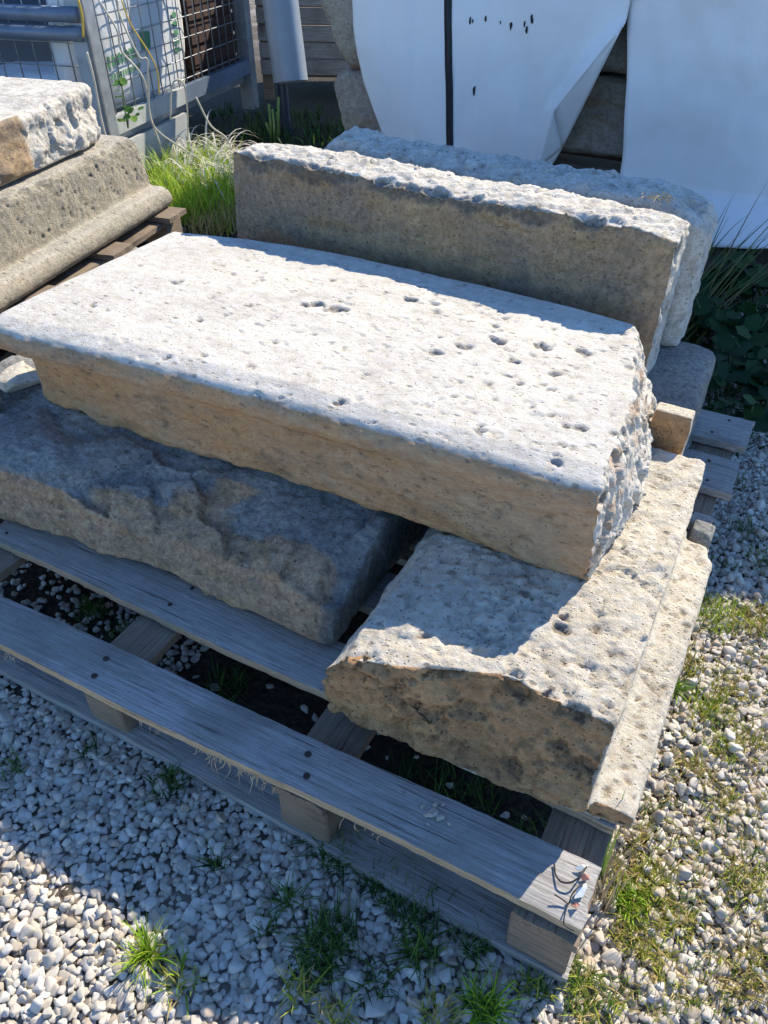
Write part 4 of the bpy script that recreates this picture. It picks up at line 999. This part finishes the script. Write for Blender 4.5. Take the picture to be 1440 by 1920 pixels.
# soil bare patches: fewer pebbles to the back right and under the stack
uu_ = (px_-OX)*UX + (py_-OY)*UY; vv_ = (px_-OX)*VX + (py_-OY)*VY
bare = sst(py_-0.55*px_, 0.95, 1.5)
keep = rg.random(len(p3)) > bare*0.85
keep &= ~((uu_ < -1.3) & (vv_ > 0.55) & (rg.random(len(p3)) < 0.9))
keep &= ~((uu_ > -1.15) & (uu_ < -0.03) & (vv_ > 0.25) & (vv_ < 1.15))
keep &= ~((uu_ > -0.72) & (uu_ < -0.02) & (vv_ > 0.06) & (vv_ < 1.15) & (rg.random(len(p3)) < 0.95))
keep &= ~((uu_ > -1.15) & (uu_ < -0.02) & (vv_ > 0.075) & (vv_ < 1.15) & (rg.random(len(p3)) < 0.3))
p3 = p3[keep]; sc_ = sc_[keep]
# a loose second layer
n2 = int(len(p3)*0.22); idx = rg.choice(len(p3), n2, replace=False)
p4 = p3[idx] + np.stack([rg.uniform(-1, 1, n2)*SPC*0.5, rg.uniform(-1, 1, n2)*SPC*0.5, rg.uniform(0.004, 0.008, n2)], 1); s4 = sc_[idx]*rg.uniform(0.7, 1.25, n2)
u4 = (p4[:, 0]-OX)*UX + (p4[:, 1]-OY)*UY; v4 = (p4[:, 0]-OX)*VX + (p4[:, 1]-OY)*VY
k4 = ~((u4 > -1.15) & (u4 < 0.01) & (v4 > -0.03) & (v4 < 1.2)); p4 = p4[k4]; s4 = s4[k4]
pa = np.concatenate([p3, p4]); sa = np.concatenate([sc_, s4])
gm = bpy.data.meshes.new("gravel"); gm.vertices.add(len(pa)); gm.vertices.foreach_set("co", pa.ravel())
def fattr(me, name, typ, key, data):
    a = me.attributes.new(name, typ, 'POINT'); a.data.foreach_set(key, np.ascontiguousarray(data, dtype=np.float32 if typ != 'INT' else np.int32).ravel())
fattr(gm, "scl", 'FLOAT', "value", sa)
fattr(gm, "rot", 'FLOAT_VECTOR', "vector", np.stack([rg.uniform(-0.5, 0.5, len(pa)), rg.uniform(-0.5, 0.5, len(pa)), rg.uniform(0, 6.28, len(pa))], 1))
fattr(gm, "tone", 'FLOAT', "value", rg.random(len(pa)))
fattr(gm, "pick", 'INT', "value", rg.integers(0, 12, len(pa)))
go = link("gravel", gm); tag(go, "white and cream marble pebbles covering the ground round the pallet", "gravel", kind="stuff")
ng = bpy.data.node_groups.new("scatter_pebbles", 'GeometryNodeTree')
ng.interface.new_socket("Geometry", in_out='INPUT', socket_type='NodeSocketGeometry'); ng.interface.new_socket("Geometry", in_out='OUTPUT', socket_type='NodeSocketGeometry')
N = ng.nodes; gi = N.new('NodeGroupInput'); gout = N.new('NodeGroupOutput')
ci = N.new('GeometryNodeCollectionInfo'); ci.inputs['Collection'].default_value = pc; ci.inputs['Separate Children'].default_value = True; ci.inputs['Reset Children'].default_value = True
ip = N.new('GeometryNodeInstanceOnPoints'); ip.inputs['Pick Instance'].default_value = True
def named(nm, typ):
    x = N.new('GeometryNodeInputNamedAttribute'); x.data_type = typ; x.inputs[0].default_value = nm; return x.outputs[0]
m2p = N.new('GeometryNodeMeshToPoints')
ng.links.new(gi.outputs[0], m2p.inputs['Mesh']); ng.links.new(m2p.outputs[0], ip.inputs['Points']); ng.links.new(ci.outputs[0], ip.inputs['Instance'])
ng.links.new(named("pick", 'INT'), ip.inputs['Instance Index'])
e2r = N.new('FunctionNodeEulerToRotation'); ng.links.new(named("rot", 'FLOAT_VECTOR'), e2r.inputs[0]); ng.links.new(e2r.outputs[0], ip.inputs['Rotation'])
ng.links.new(named("scl", 'FLOAT'), ip.inputs['Scale']); ng.links.new(ip.outputs[0], gout.inputs[0])
md = go.modifiers.new("scatter", 'NODES'); md.node_group = ng

# ------------------------------------------------------------------ plants
class Blades:
    def __init__(s, seed): s.v = []; s.f = []; s.c = []; s.r = random.Random(seed)
    def blade(s, p, L, w, lean, az, c0, c1, curl=1.0, seg=4):
        p = Vector(p); d = Vector((math.cos(az)*math.sin(lean), math.sin(az)*math.sin(lean), math.cos(lean)))
        side = Vector((-math.sin(az+s.r.uniform(-.6, .6)), math.cos(az), 0)).normalized(); b = len(s.v)
        for k in range(seg+1):
            t = k/seg; ww = w*(1-t**1.6)*0.5 + 0.0001
            s.v += [tuple(p-side*ww), tuple(p+side*ww)]
            c = [c0[i]*(1-t)+c1[i]*t for i in range(3)]; s.c += [(*c, 1), (*c, 1)]
            d = (d + Vector((math.cos(az), math.sin(az), -0.9))*0.28*curl*t).normalized(); p = p + d*L/seg
        for k in range(seg): s.f.append((b+2*k, b+2*k+1, b+2*k+3, b+2*k+2))
    def tuft(s, p, n, rad, L, w, cols, spread=0.9, curl=1.0):
        for _ in range(n):
            a = s.r.uniform(0, 6.28); q = s.r.random()**0.6*rad; c = s.r.choice(cols); k = s.r.uniform(.7, 1.25)
            c0 = tuple(x*k*0.8 for x in c); c1 = tuple(x*k*1.1 for x in c)
            s.blade((p[0]+q*math.cos(a), p[1]+q*math.sin(a), p[2]), L*s.r.uniform(.45, 1.15), w*s.r.uniform(.6, 1.2), s.r.uniform(0.05, spread), s.r.uniform(0, 6.28), c0, c1, curl)
    def build(s, name):
        me = mesh_from(name, s.v, s.f, M['leaf'], True); color_attr(me, s.c); return link(name, me)
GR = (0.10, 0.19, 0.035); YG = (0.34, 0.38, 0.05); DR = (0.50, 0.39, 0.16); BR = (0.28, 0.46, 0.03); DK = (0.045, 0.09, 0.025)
bl = Blades(5)
# sunny side, short yellow green mossy grass
for (x, y, n, rad, L, cs) in ((1330, 1330, 260, 0.035, 0.028, (YG, YG, BR, DR)), (1355, 1400, 170, 0.03, 0.026, (YG, BR, DR)), (1290, 1250, 150, 0.03, 0.030, (YG, GR, DR)), (1345, 1155, 230, 0.045, 0.035, (YG, YG, BR)), (1420, 1165, 150, 0.04, 0.035, (YG, DR)),
     (1265, 1290, 90, 0.012, 0.04, (BR, BR, GR)), (1300, 1440, 70, 0.02, 0.025, (YG, DR)), (1180, 1690, 260, 0.026, 0.026, (BR, YG, BR)), (1220, 1660, 180, 0.028, 0.026, (YG, YG, DR)), (1150, 1640, 90, 0.02, 0.035, (YG, DR)), (1190, 1750, 160, 0.03, 0.026, (YG, DR, YG)),
     (1260, 1720, 140, 0.03, 0.022, (DR, YG)), (1110, 1880, 220, 0.035, 0.03, (YG, GR, DR)), (1240, 1820, 90, 0.025, 0.024, (DR, YG)), (1400, 1650, 90, 0.03, 0.028, (DR, YG)), (1400, 1820, 160, 0.04, 0.026, (DR, DR, YG)), (1350, 1500, 80, 0.03, 0.02, (DR, YG)),
     (1200, 1580, 70, 0.025, 0.03, (DR, DR, YG)), (1420, 1400, 90, 0.035, 0.028, (DR, YG)), (1370, 1280, 120, 0.04, 0.026, (YG, DR)), (1080, 1830, 60, 0.02, 0.03, (YG, GR)),
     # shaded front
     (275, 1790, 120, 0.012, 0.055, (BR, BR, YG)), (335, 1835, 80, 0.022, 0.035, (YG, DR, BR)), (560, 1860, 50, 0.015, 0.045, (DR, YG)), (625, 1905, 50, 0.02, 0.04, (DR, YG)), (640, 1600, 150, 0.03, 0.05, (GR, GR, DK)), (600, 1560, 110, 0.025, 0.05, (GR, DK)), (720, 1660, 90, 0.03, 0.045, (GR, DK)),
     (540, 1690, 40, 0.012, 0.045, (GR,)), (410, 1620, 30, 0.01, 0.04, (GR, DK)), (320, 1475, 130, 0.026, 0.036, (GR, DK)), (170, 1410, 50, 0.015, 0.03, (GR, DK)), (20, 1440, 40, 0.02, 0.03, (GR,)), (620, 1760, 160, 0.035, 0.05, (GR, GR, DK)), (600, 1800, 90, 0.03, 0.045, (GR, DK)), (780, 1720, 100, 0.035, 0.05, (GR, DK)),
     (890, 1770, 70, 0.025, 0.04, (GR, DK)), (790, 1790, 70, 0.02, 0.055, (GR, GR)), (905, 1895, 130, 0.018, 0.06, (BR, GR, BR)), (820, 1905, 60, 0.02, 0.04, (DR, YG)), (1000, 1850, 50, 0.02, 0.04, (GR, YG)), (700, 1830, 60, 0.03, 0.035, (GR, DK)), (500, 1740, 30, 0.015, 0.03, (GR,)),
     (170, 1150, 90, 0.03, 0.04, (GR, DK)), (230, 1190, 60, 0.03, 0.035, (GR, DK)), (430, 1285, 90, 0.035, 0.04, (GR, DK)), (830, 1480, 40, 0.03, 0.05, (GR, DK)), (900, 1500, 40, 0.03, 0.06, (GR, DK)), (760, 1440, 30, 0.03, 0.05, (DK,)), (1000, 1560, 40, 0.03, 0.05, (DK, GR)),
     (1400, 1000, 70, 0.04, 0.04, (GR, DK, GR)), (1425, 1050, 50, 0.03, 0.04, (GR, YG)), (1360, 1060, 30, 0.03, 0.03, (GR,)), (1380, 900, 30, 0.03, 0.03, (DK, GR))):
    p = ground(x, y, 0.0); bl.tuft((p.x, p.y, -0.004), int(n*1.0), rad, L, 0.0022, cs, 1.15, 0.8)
rr = random.Random(8)
for _ in range(620):
    x = rr.uniform(1150, 1440); y = rr.uniform(1120, 1920); p = ground(x, y, 0)
    u_, v_ = to_uv(p.x, p.y)
    if u_ < 0.03: continue
    bl.tuft((p.x, p.y, -0.003), rr.randint(2, 7), 0.01, 0.02, 0.0018, (YG, DR, DR, GR), 1.2)
g_o = bl.build("grass"); tag(g_o, "short green and yellow grass growing through the gravel", "grass", kind="stuff")

# lit grass clump and dead straw between the left stones and the standing slab
bl = Blades(15)
for _ in range(44):
    p = ground(rr.uniform(310, 440), rr.uniform(320, 425), 0.0); bl.tuft((p.x, p.y, 0), 30, 0.08, 0.17, 0.006, ((0.38, 0.58, 0.04), (0.30, 0.48, 0.04), (0.46, 0.52, 0.08)), 0.7, 0.7)
for _ in range(14):
    p = ground(rr.uniform(370, 445), rr.uniform(400, 440), 0.0); bl.tuft((p.x, p.y, 0), 40, 0.07, 0.09, 0.005, (DR, YG, DR), 1.0)
tag(bl.build("tall_grass_clump"), "bright green grass clump between the moulded stone and standing slab", "grass clump")
bl = Blades(25)
WH = (0.74, 0.70, 0.60)
for _ in range(230):
    p = ground(rr.uniform(310, 440), rr.uniform(300, 370), 0.0)
    bl.blade((p.x, p.y, 0.02), rr.uniform(0.16, 0.38), rr.uniform(0.006, 0.012), rr.uniform(0.2, 1.2), rr.uniform(-1.2, 1.9) if rr.random() < 0.75 else rr.uniform(0, 6.28), WH, tuple(x*1.1 for x in WH), rr.uniform(1.2, 2.8), 10)
tag(bl.build("dead_straw"), "pale dry straw drooping over the green grass by the cage", "dry grass")
# dry stems hanging on the cage
mb = MB()
stems = [[(370/2, 0), (437/2, 110/2), (455/2, 190/2), (520/2, 265/2), (548/2, 330/2), (565/2, 440/2), (600/2, 540/2)],
         [(440/2, 0), (450/2, 60/2), (520/2, 210/2), (553/2, 225/2), (556/2, 330/2), (575/2, 470/2), (690/2, 560/2), (820/2, 640/2)],
         [(640/2, 450/2), (642/2, 340/2), (660/2, 300/2), (690/2, 320/2), (703/2, 420/2), (704/2, 540/2)], [(735/2, 365/2), (790/2, 470/2), (850/2, 520/2), (880/2, 600/2)]]
for k, sx in enumerate(stems):
    pts = []
    for i, (x, y) in enumerate(sx):
        Q = ground(x, y, 0.0); d = Q-Vector((0, 0, _H)); Yt = 3.36 + (0.25 if k >= 2 else 0.0) + (0.02*i)
        pts.append(Vector((0, 0, _H)) + d*(Yt/d.y))
    mb2 = MB(); mb2.tube(spline(pts), 0.0038, 6); o = mb2.build("dead_weed", M['straw'], smooth=True)
    tag(o, ("long pale dry stem trailing down the mesh from the post", "pale crooked dry stem reaching from the mesh into the straw", "arched dry stem forming a loop before the base plate", "thin curved dry stem right of the arched one")[k], "dead weed", None)
for k, sx in enumerate(([(293/2, 0), (308/2, 60/2), (312/2, 140/2)], [(325/2, 195/2), (350/2, 290/2), (380/2, 450/2), (402/2, 530/2)], [(455/2, 0), (490/2, 90/2), (560/2, 200/2), (590/2, 270/2), (597/2, 350/2)])):
    pts = []
    for x, y in sx:
        d = ground(x, y, 0.0)-Vector((0, 0, _H)); pts.append(Vector((0, 0, _H)) + d*((3.395 if k < 2 else 3.45)/d.y))
    mb2 = MB(); mb2.tube(spline(pts), 0.0045 if k < 2 else 0.003, 6); o = mb2.build("yellow_cord", M['yellow'] if k != 1 else M['straw'], smooth=True)
    tag(o, ("yellow cord tied at the rails left of the post", "frayed straw coloured cord hanging beside the post", "yellowish cord hanging across the mesh")[k], "cord")
# leafy weed at the post
def leafy(name, stems_, label, leafr, cols, seed, n_leaf=10, cat="plant"):
    r = random.Random(seed); b = Blades(seed); root = empty(name, stems_[0][0]); tag(root, label, cat)
    st = MB(); base = Vector(stems_[0][0])
    LV = []; LF = []; LC = []
    for (p0, p1) in stems_:
        p0 = Vector(p0); p1 = Vector(p1); st.tube([p0-base, (p0*0.5+p1*0.5)-base+Vector((r.uniform(-.01, .01), r.uniform(-.01, .01), 0.01)), p1-base], [0.003, 0.0025, 0.0015], 5)
        for k in range(n_leaf):
            t = r.uniform(0.45, 1.05); c = p0.lerp(p1, min(t, 1)) - base + Vector((r.gauss(0, leafr*0.9), r.gauss(0, leafr*0.9), r.gauss(0, leafr*0.3)))
            nrm = Vector((r.gauss(0, .5), r.gauss(-0.2, .5), 1)).normalized(); x = nrm.orthogonal().normalized(); y = nrm.cross(x); an0 = r.uniform(0, 6.28); R_ = leafr*r.uniform(.6, 1.15); b0 = len(LV)
            col = r.choice(cols); kk = r.uniform(.75, 1.3)
            LV.append(tuple(c + nrm*(-0.12*R_))); LC.append((*(q*kk*1.1 for q in col), 1))
            n = 14
            for j in range(n):
                a = 2*math.pi*j/n; rad_ = R_*(1+0.13*math.cos(a*5) - (0.45 if j == 0 else 0)); LV.append(tuple(c + (x*math.cos(a+an0)+y*math.sin(a+an0))*rad_ + nrm*0.05*R_*math.sin(a*5))); LC.append((*(q*kk for q in col), 1))
            LF += [(b0, b0+1+j, b0+1+(j+1) % n) for j in range(n)]
    st.build("stem", M['leafstem'], root, smooth=True)
    me = mesh_from("foliage", LV, LF, M['leaf'], True); color_attr(me, LC); link("foliage", me, root)
    return root
M['leafstem'] = plain_mat('green_stem', (0.10, 0.15, 0.05), 0.6)
def cp_at(px, py, Y):
    d = ground(px, py, 0.0)-Vector((0, 0, _H)); return Vector((0, 0, _H)) + d*(Y/d.y)
b0 = cp_at(240, 240, 3.33); leafy("leafy_weed", [(b0, cp_at(228, 150, 3.35)), (b0, cp_at(246, 205, 3.3))], "small leafy green weed growing beside the steel post", 0.017, ((0.16, 0.30, 0.05), (0.10, 0.22, 0.05)), 3, 9)
# horsetail like stalks
mb = MB(); root = None
ht = empty("horsetail", ground(515, 262, 0.0)); tag(ht, "upright green horsetail stalks in front of the dark pipe", "plant")
for k, (x0, y0, x1, y1) in enumerate(((508, 268, 504, 195), (514, 270, 511, 205), (519, 268, 522, 182), (523, 266, 519, 210), (510, 268, 499, 230))):
    a = ground(x0, y0, 0.0); b = cp_at(x1, y1, a.y); m_ = MB(); a0 = ht.location
    m_.tube([a-a0, a.lerp(b, .5)-a0+Vector((0.004, 0, 0)), b-a0], [0.005, 0.006, 0.007], 6); m_.build("stalk", plain_mat('stalk', (0.22, 0.30, 0.08), 0.6) if k == 0 else bpy.data.materials['stalk'], ht, smooth=True)
# shaded plants on the right
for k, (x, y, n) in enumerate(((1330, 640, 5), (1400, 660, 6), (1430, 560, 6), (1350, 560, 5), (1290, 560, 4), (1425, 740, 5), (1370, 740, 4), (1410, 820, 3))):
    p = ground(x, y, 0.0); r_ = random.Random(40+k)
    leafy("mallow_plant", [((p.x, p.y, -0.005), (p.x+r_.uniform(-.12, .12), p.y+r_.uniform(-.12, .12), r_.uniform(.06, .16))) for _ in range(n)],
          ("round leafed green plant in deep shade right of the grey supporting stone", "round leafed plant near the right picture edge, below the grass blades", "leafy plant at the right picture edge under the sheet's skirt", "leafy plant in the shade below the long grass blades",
           "leafy plant nearest the right end of the standing slabs", "leafy plant beside the far corner of the pallet", "small leafy plant just behind the pallet's far corner", "sparse leafy plant on the gravel right of the pallet")[k], 0.028, ((0.02, 0.065, 0.02), (0.035, 0.09, 0.028), (0.016, 0.05, 0.02)), 60+k, 9)  # leaf greens darkened to carry the shade the plants stand in
bl = Blades(33); p = ground(1262, 640, 0.0)
for k in range(26):
    a = R(rr.gauss(38, 16)); c = rr.choice(((0.08, 0.13, 0.03), (0.14, 0.17, 0.05), (0.20, 0.18, 0.07)))
    bl.blade((p.x+rr.uniform(-.05, .08), p.y+rr.uniform(-.05, .08), 0.0), rr.uniform(0.35, 0.62), 0.006, rr.uniform(0.55, 1.0), a, c, c, rr.uniform(.1, .6), 8)
tag(bl.build("long_grass_blades"), "long arching grass blades at right, leaning away from the slabs", "grass clump")
bl = Blades(44)
for _ in range(30):
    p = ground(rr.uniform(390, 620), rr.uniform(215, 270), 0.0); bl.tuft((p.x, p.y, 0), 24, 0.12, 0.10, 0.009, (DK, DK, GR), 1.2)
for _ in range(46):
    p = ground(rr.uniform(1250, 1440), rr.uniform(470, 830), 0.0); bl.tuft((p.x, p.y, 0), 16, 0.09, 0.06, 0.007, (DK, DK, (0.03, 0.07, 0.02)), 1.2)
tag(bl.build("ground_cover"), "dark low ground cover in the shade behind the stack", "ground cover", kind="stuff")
bl = Blades(46)
for (x, y) in ((10, 725), (20, 705), (30, 715), (5, 740)):
    p = ground(x, y, 0.0); bl.tuft((p.x, p.y, 0), 60, 0.05, 0.05, 0.004, (BR, YG, GR), 1.0)
tag(bl.build("grass_tuft"), "small sunlit grass tuft at the left edge under the slab", "grass clump")
# tall stem and dry tangle at the pallet corner
bl = Blades(50); p = ground(1118, 1650, 0.0)
bl.blade((p.x, p.y, 0), 0.20, 0.007, 0.10, R(80), (0.10, 0.20, 0.04), (0.16, 0.26, 0.06), 0.02, 8); bl.blade((p.x+.004, p.y, 0), 0.14, 0.005, 0.12, R(60), (0.14, 0.22, 0.05), (0.2, 0.28, 0.08), 0.05, 8)
for _ in range(44):
    q = ground(rr.uniform(1110, 1150), rr.uniform(1610, 1720), 0.0)
    bl.blade((q.x, q.y, 0), rr.uniform(0.04, 0.12), 0.0018, rr.uniform(0.2, 1.2), rr.uniform(0.5, 2.6), (0.34, 0.27, 0.17), (0.45, 0.37, 0.25), rr.uniform(.3, 1.2), 6)
tag(bl.build("corner_weed"), "green stem with dry tangled stalks at the pallet's front right corner", "weed")

# dark sheeting bundle inside the cage, seen through the left panel
pillow("dark_bundle", CP(-0.62, 0.60, 0.49), 0, 0.5, 0.30, 0.20, (R(78), R(4), -AC+0.1), M['pvcdark'], "dark blue plastic bundle leaning in the cage behind the left panel", 21, False)
mb = MB(); r = random.Random(6); p = W(-0.265, 1.085, 0.586)
for k in range(22):
    a = r.uniform(0, 6.28); q = p + Vector((r.gauss(0, .018), r.gauss(0, .008), r.uniform(0.0, .008))); d = Vector((math.cos(a), math.sin(a), r.uniform(-.2, .5)))*0.012
    mb.tube([q-d, q+Vector((0, 0, .004)), q+d], 0.0009, 4)
tag(mb.build("dry_twigs", M['fibre']), "small wisp of dry twigs on the right end of the standing slabs", "twigs")
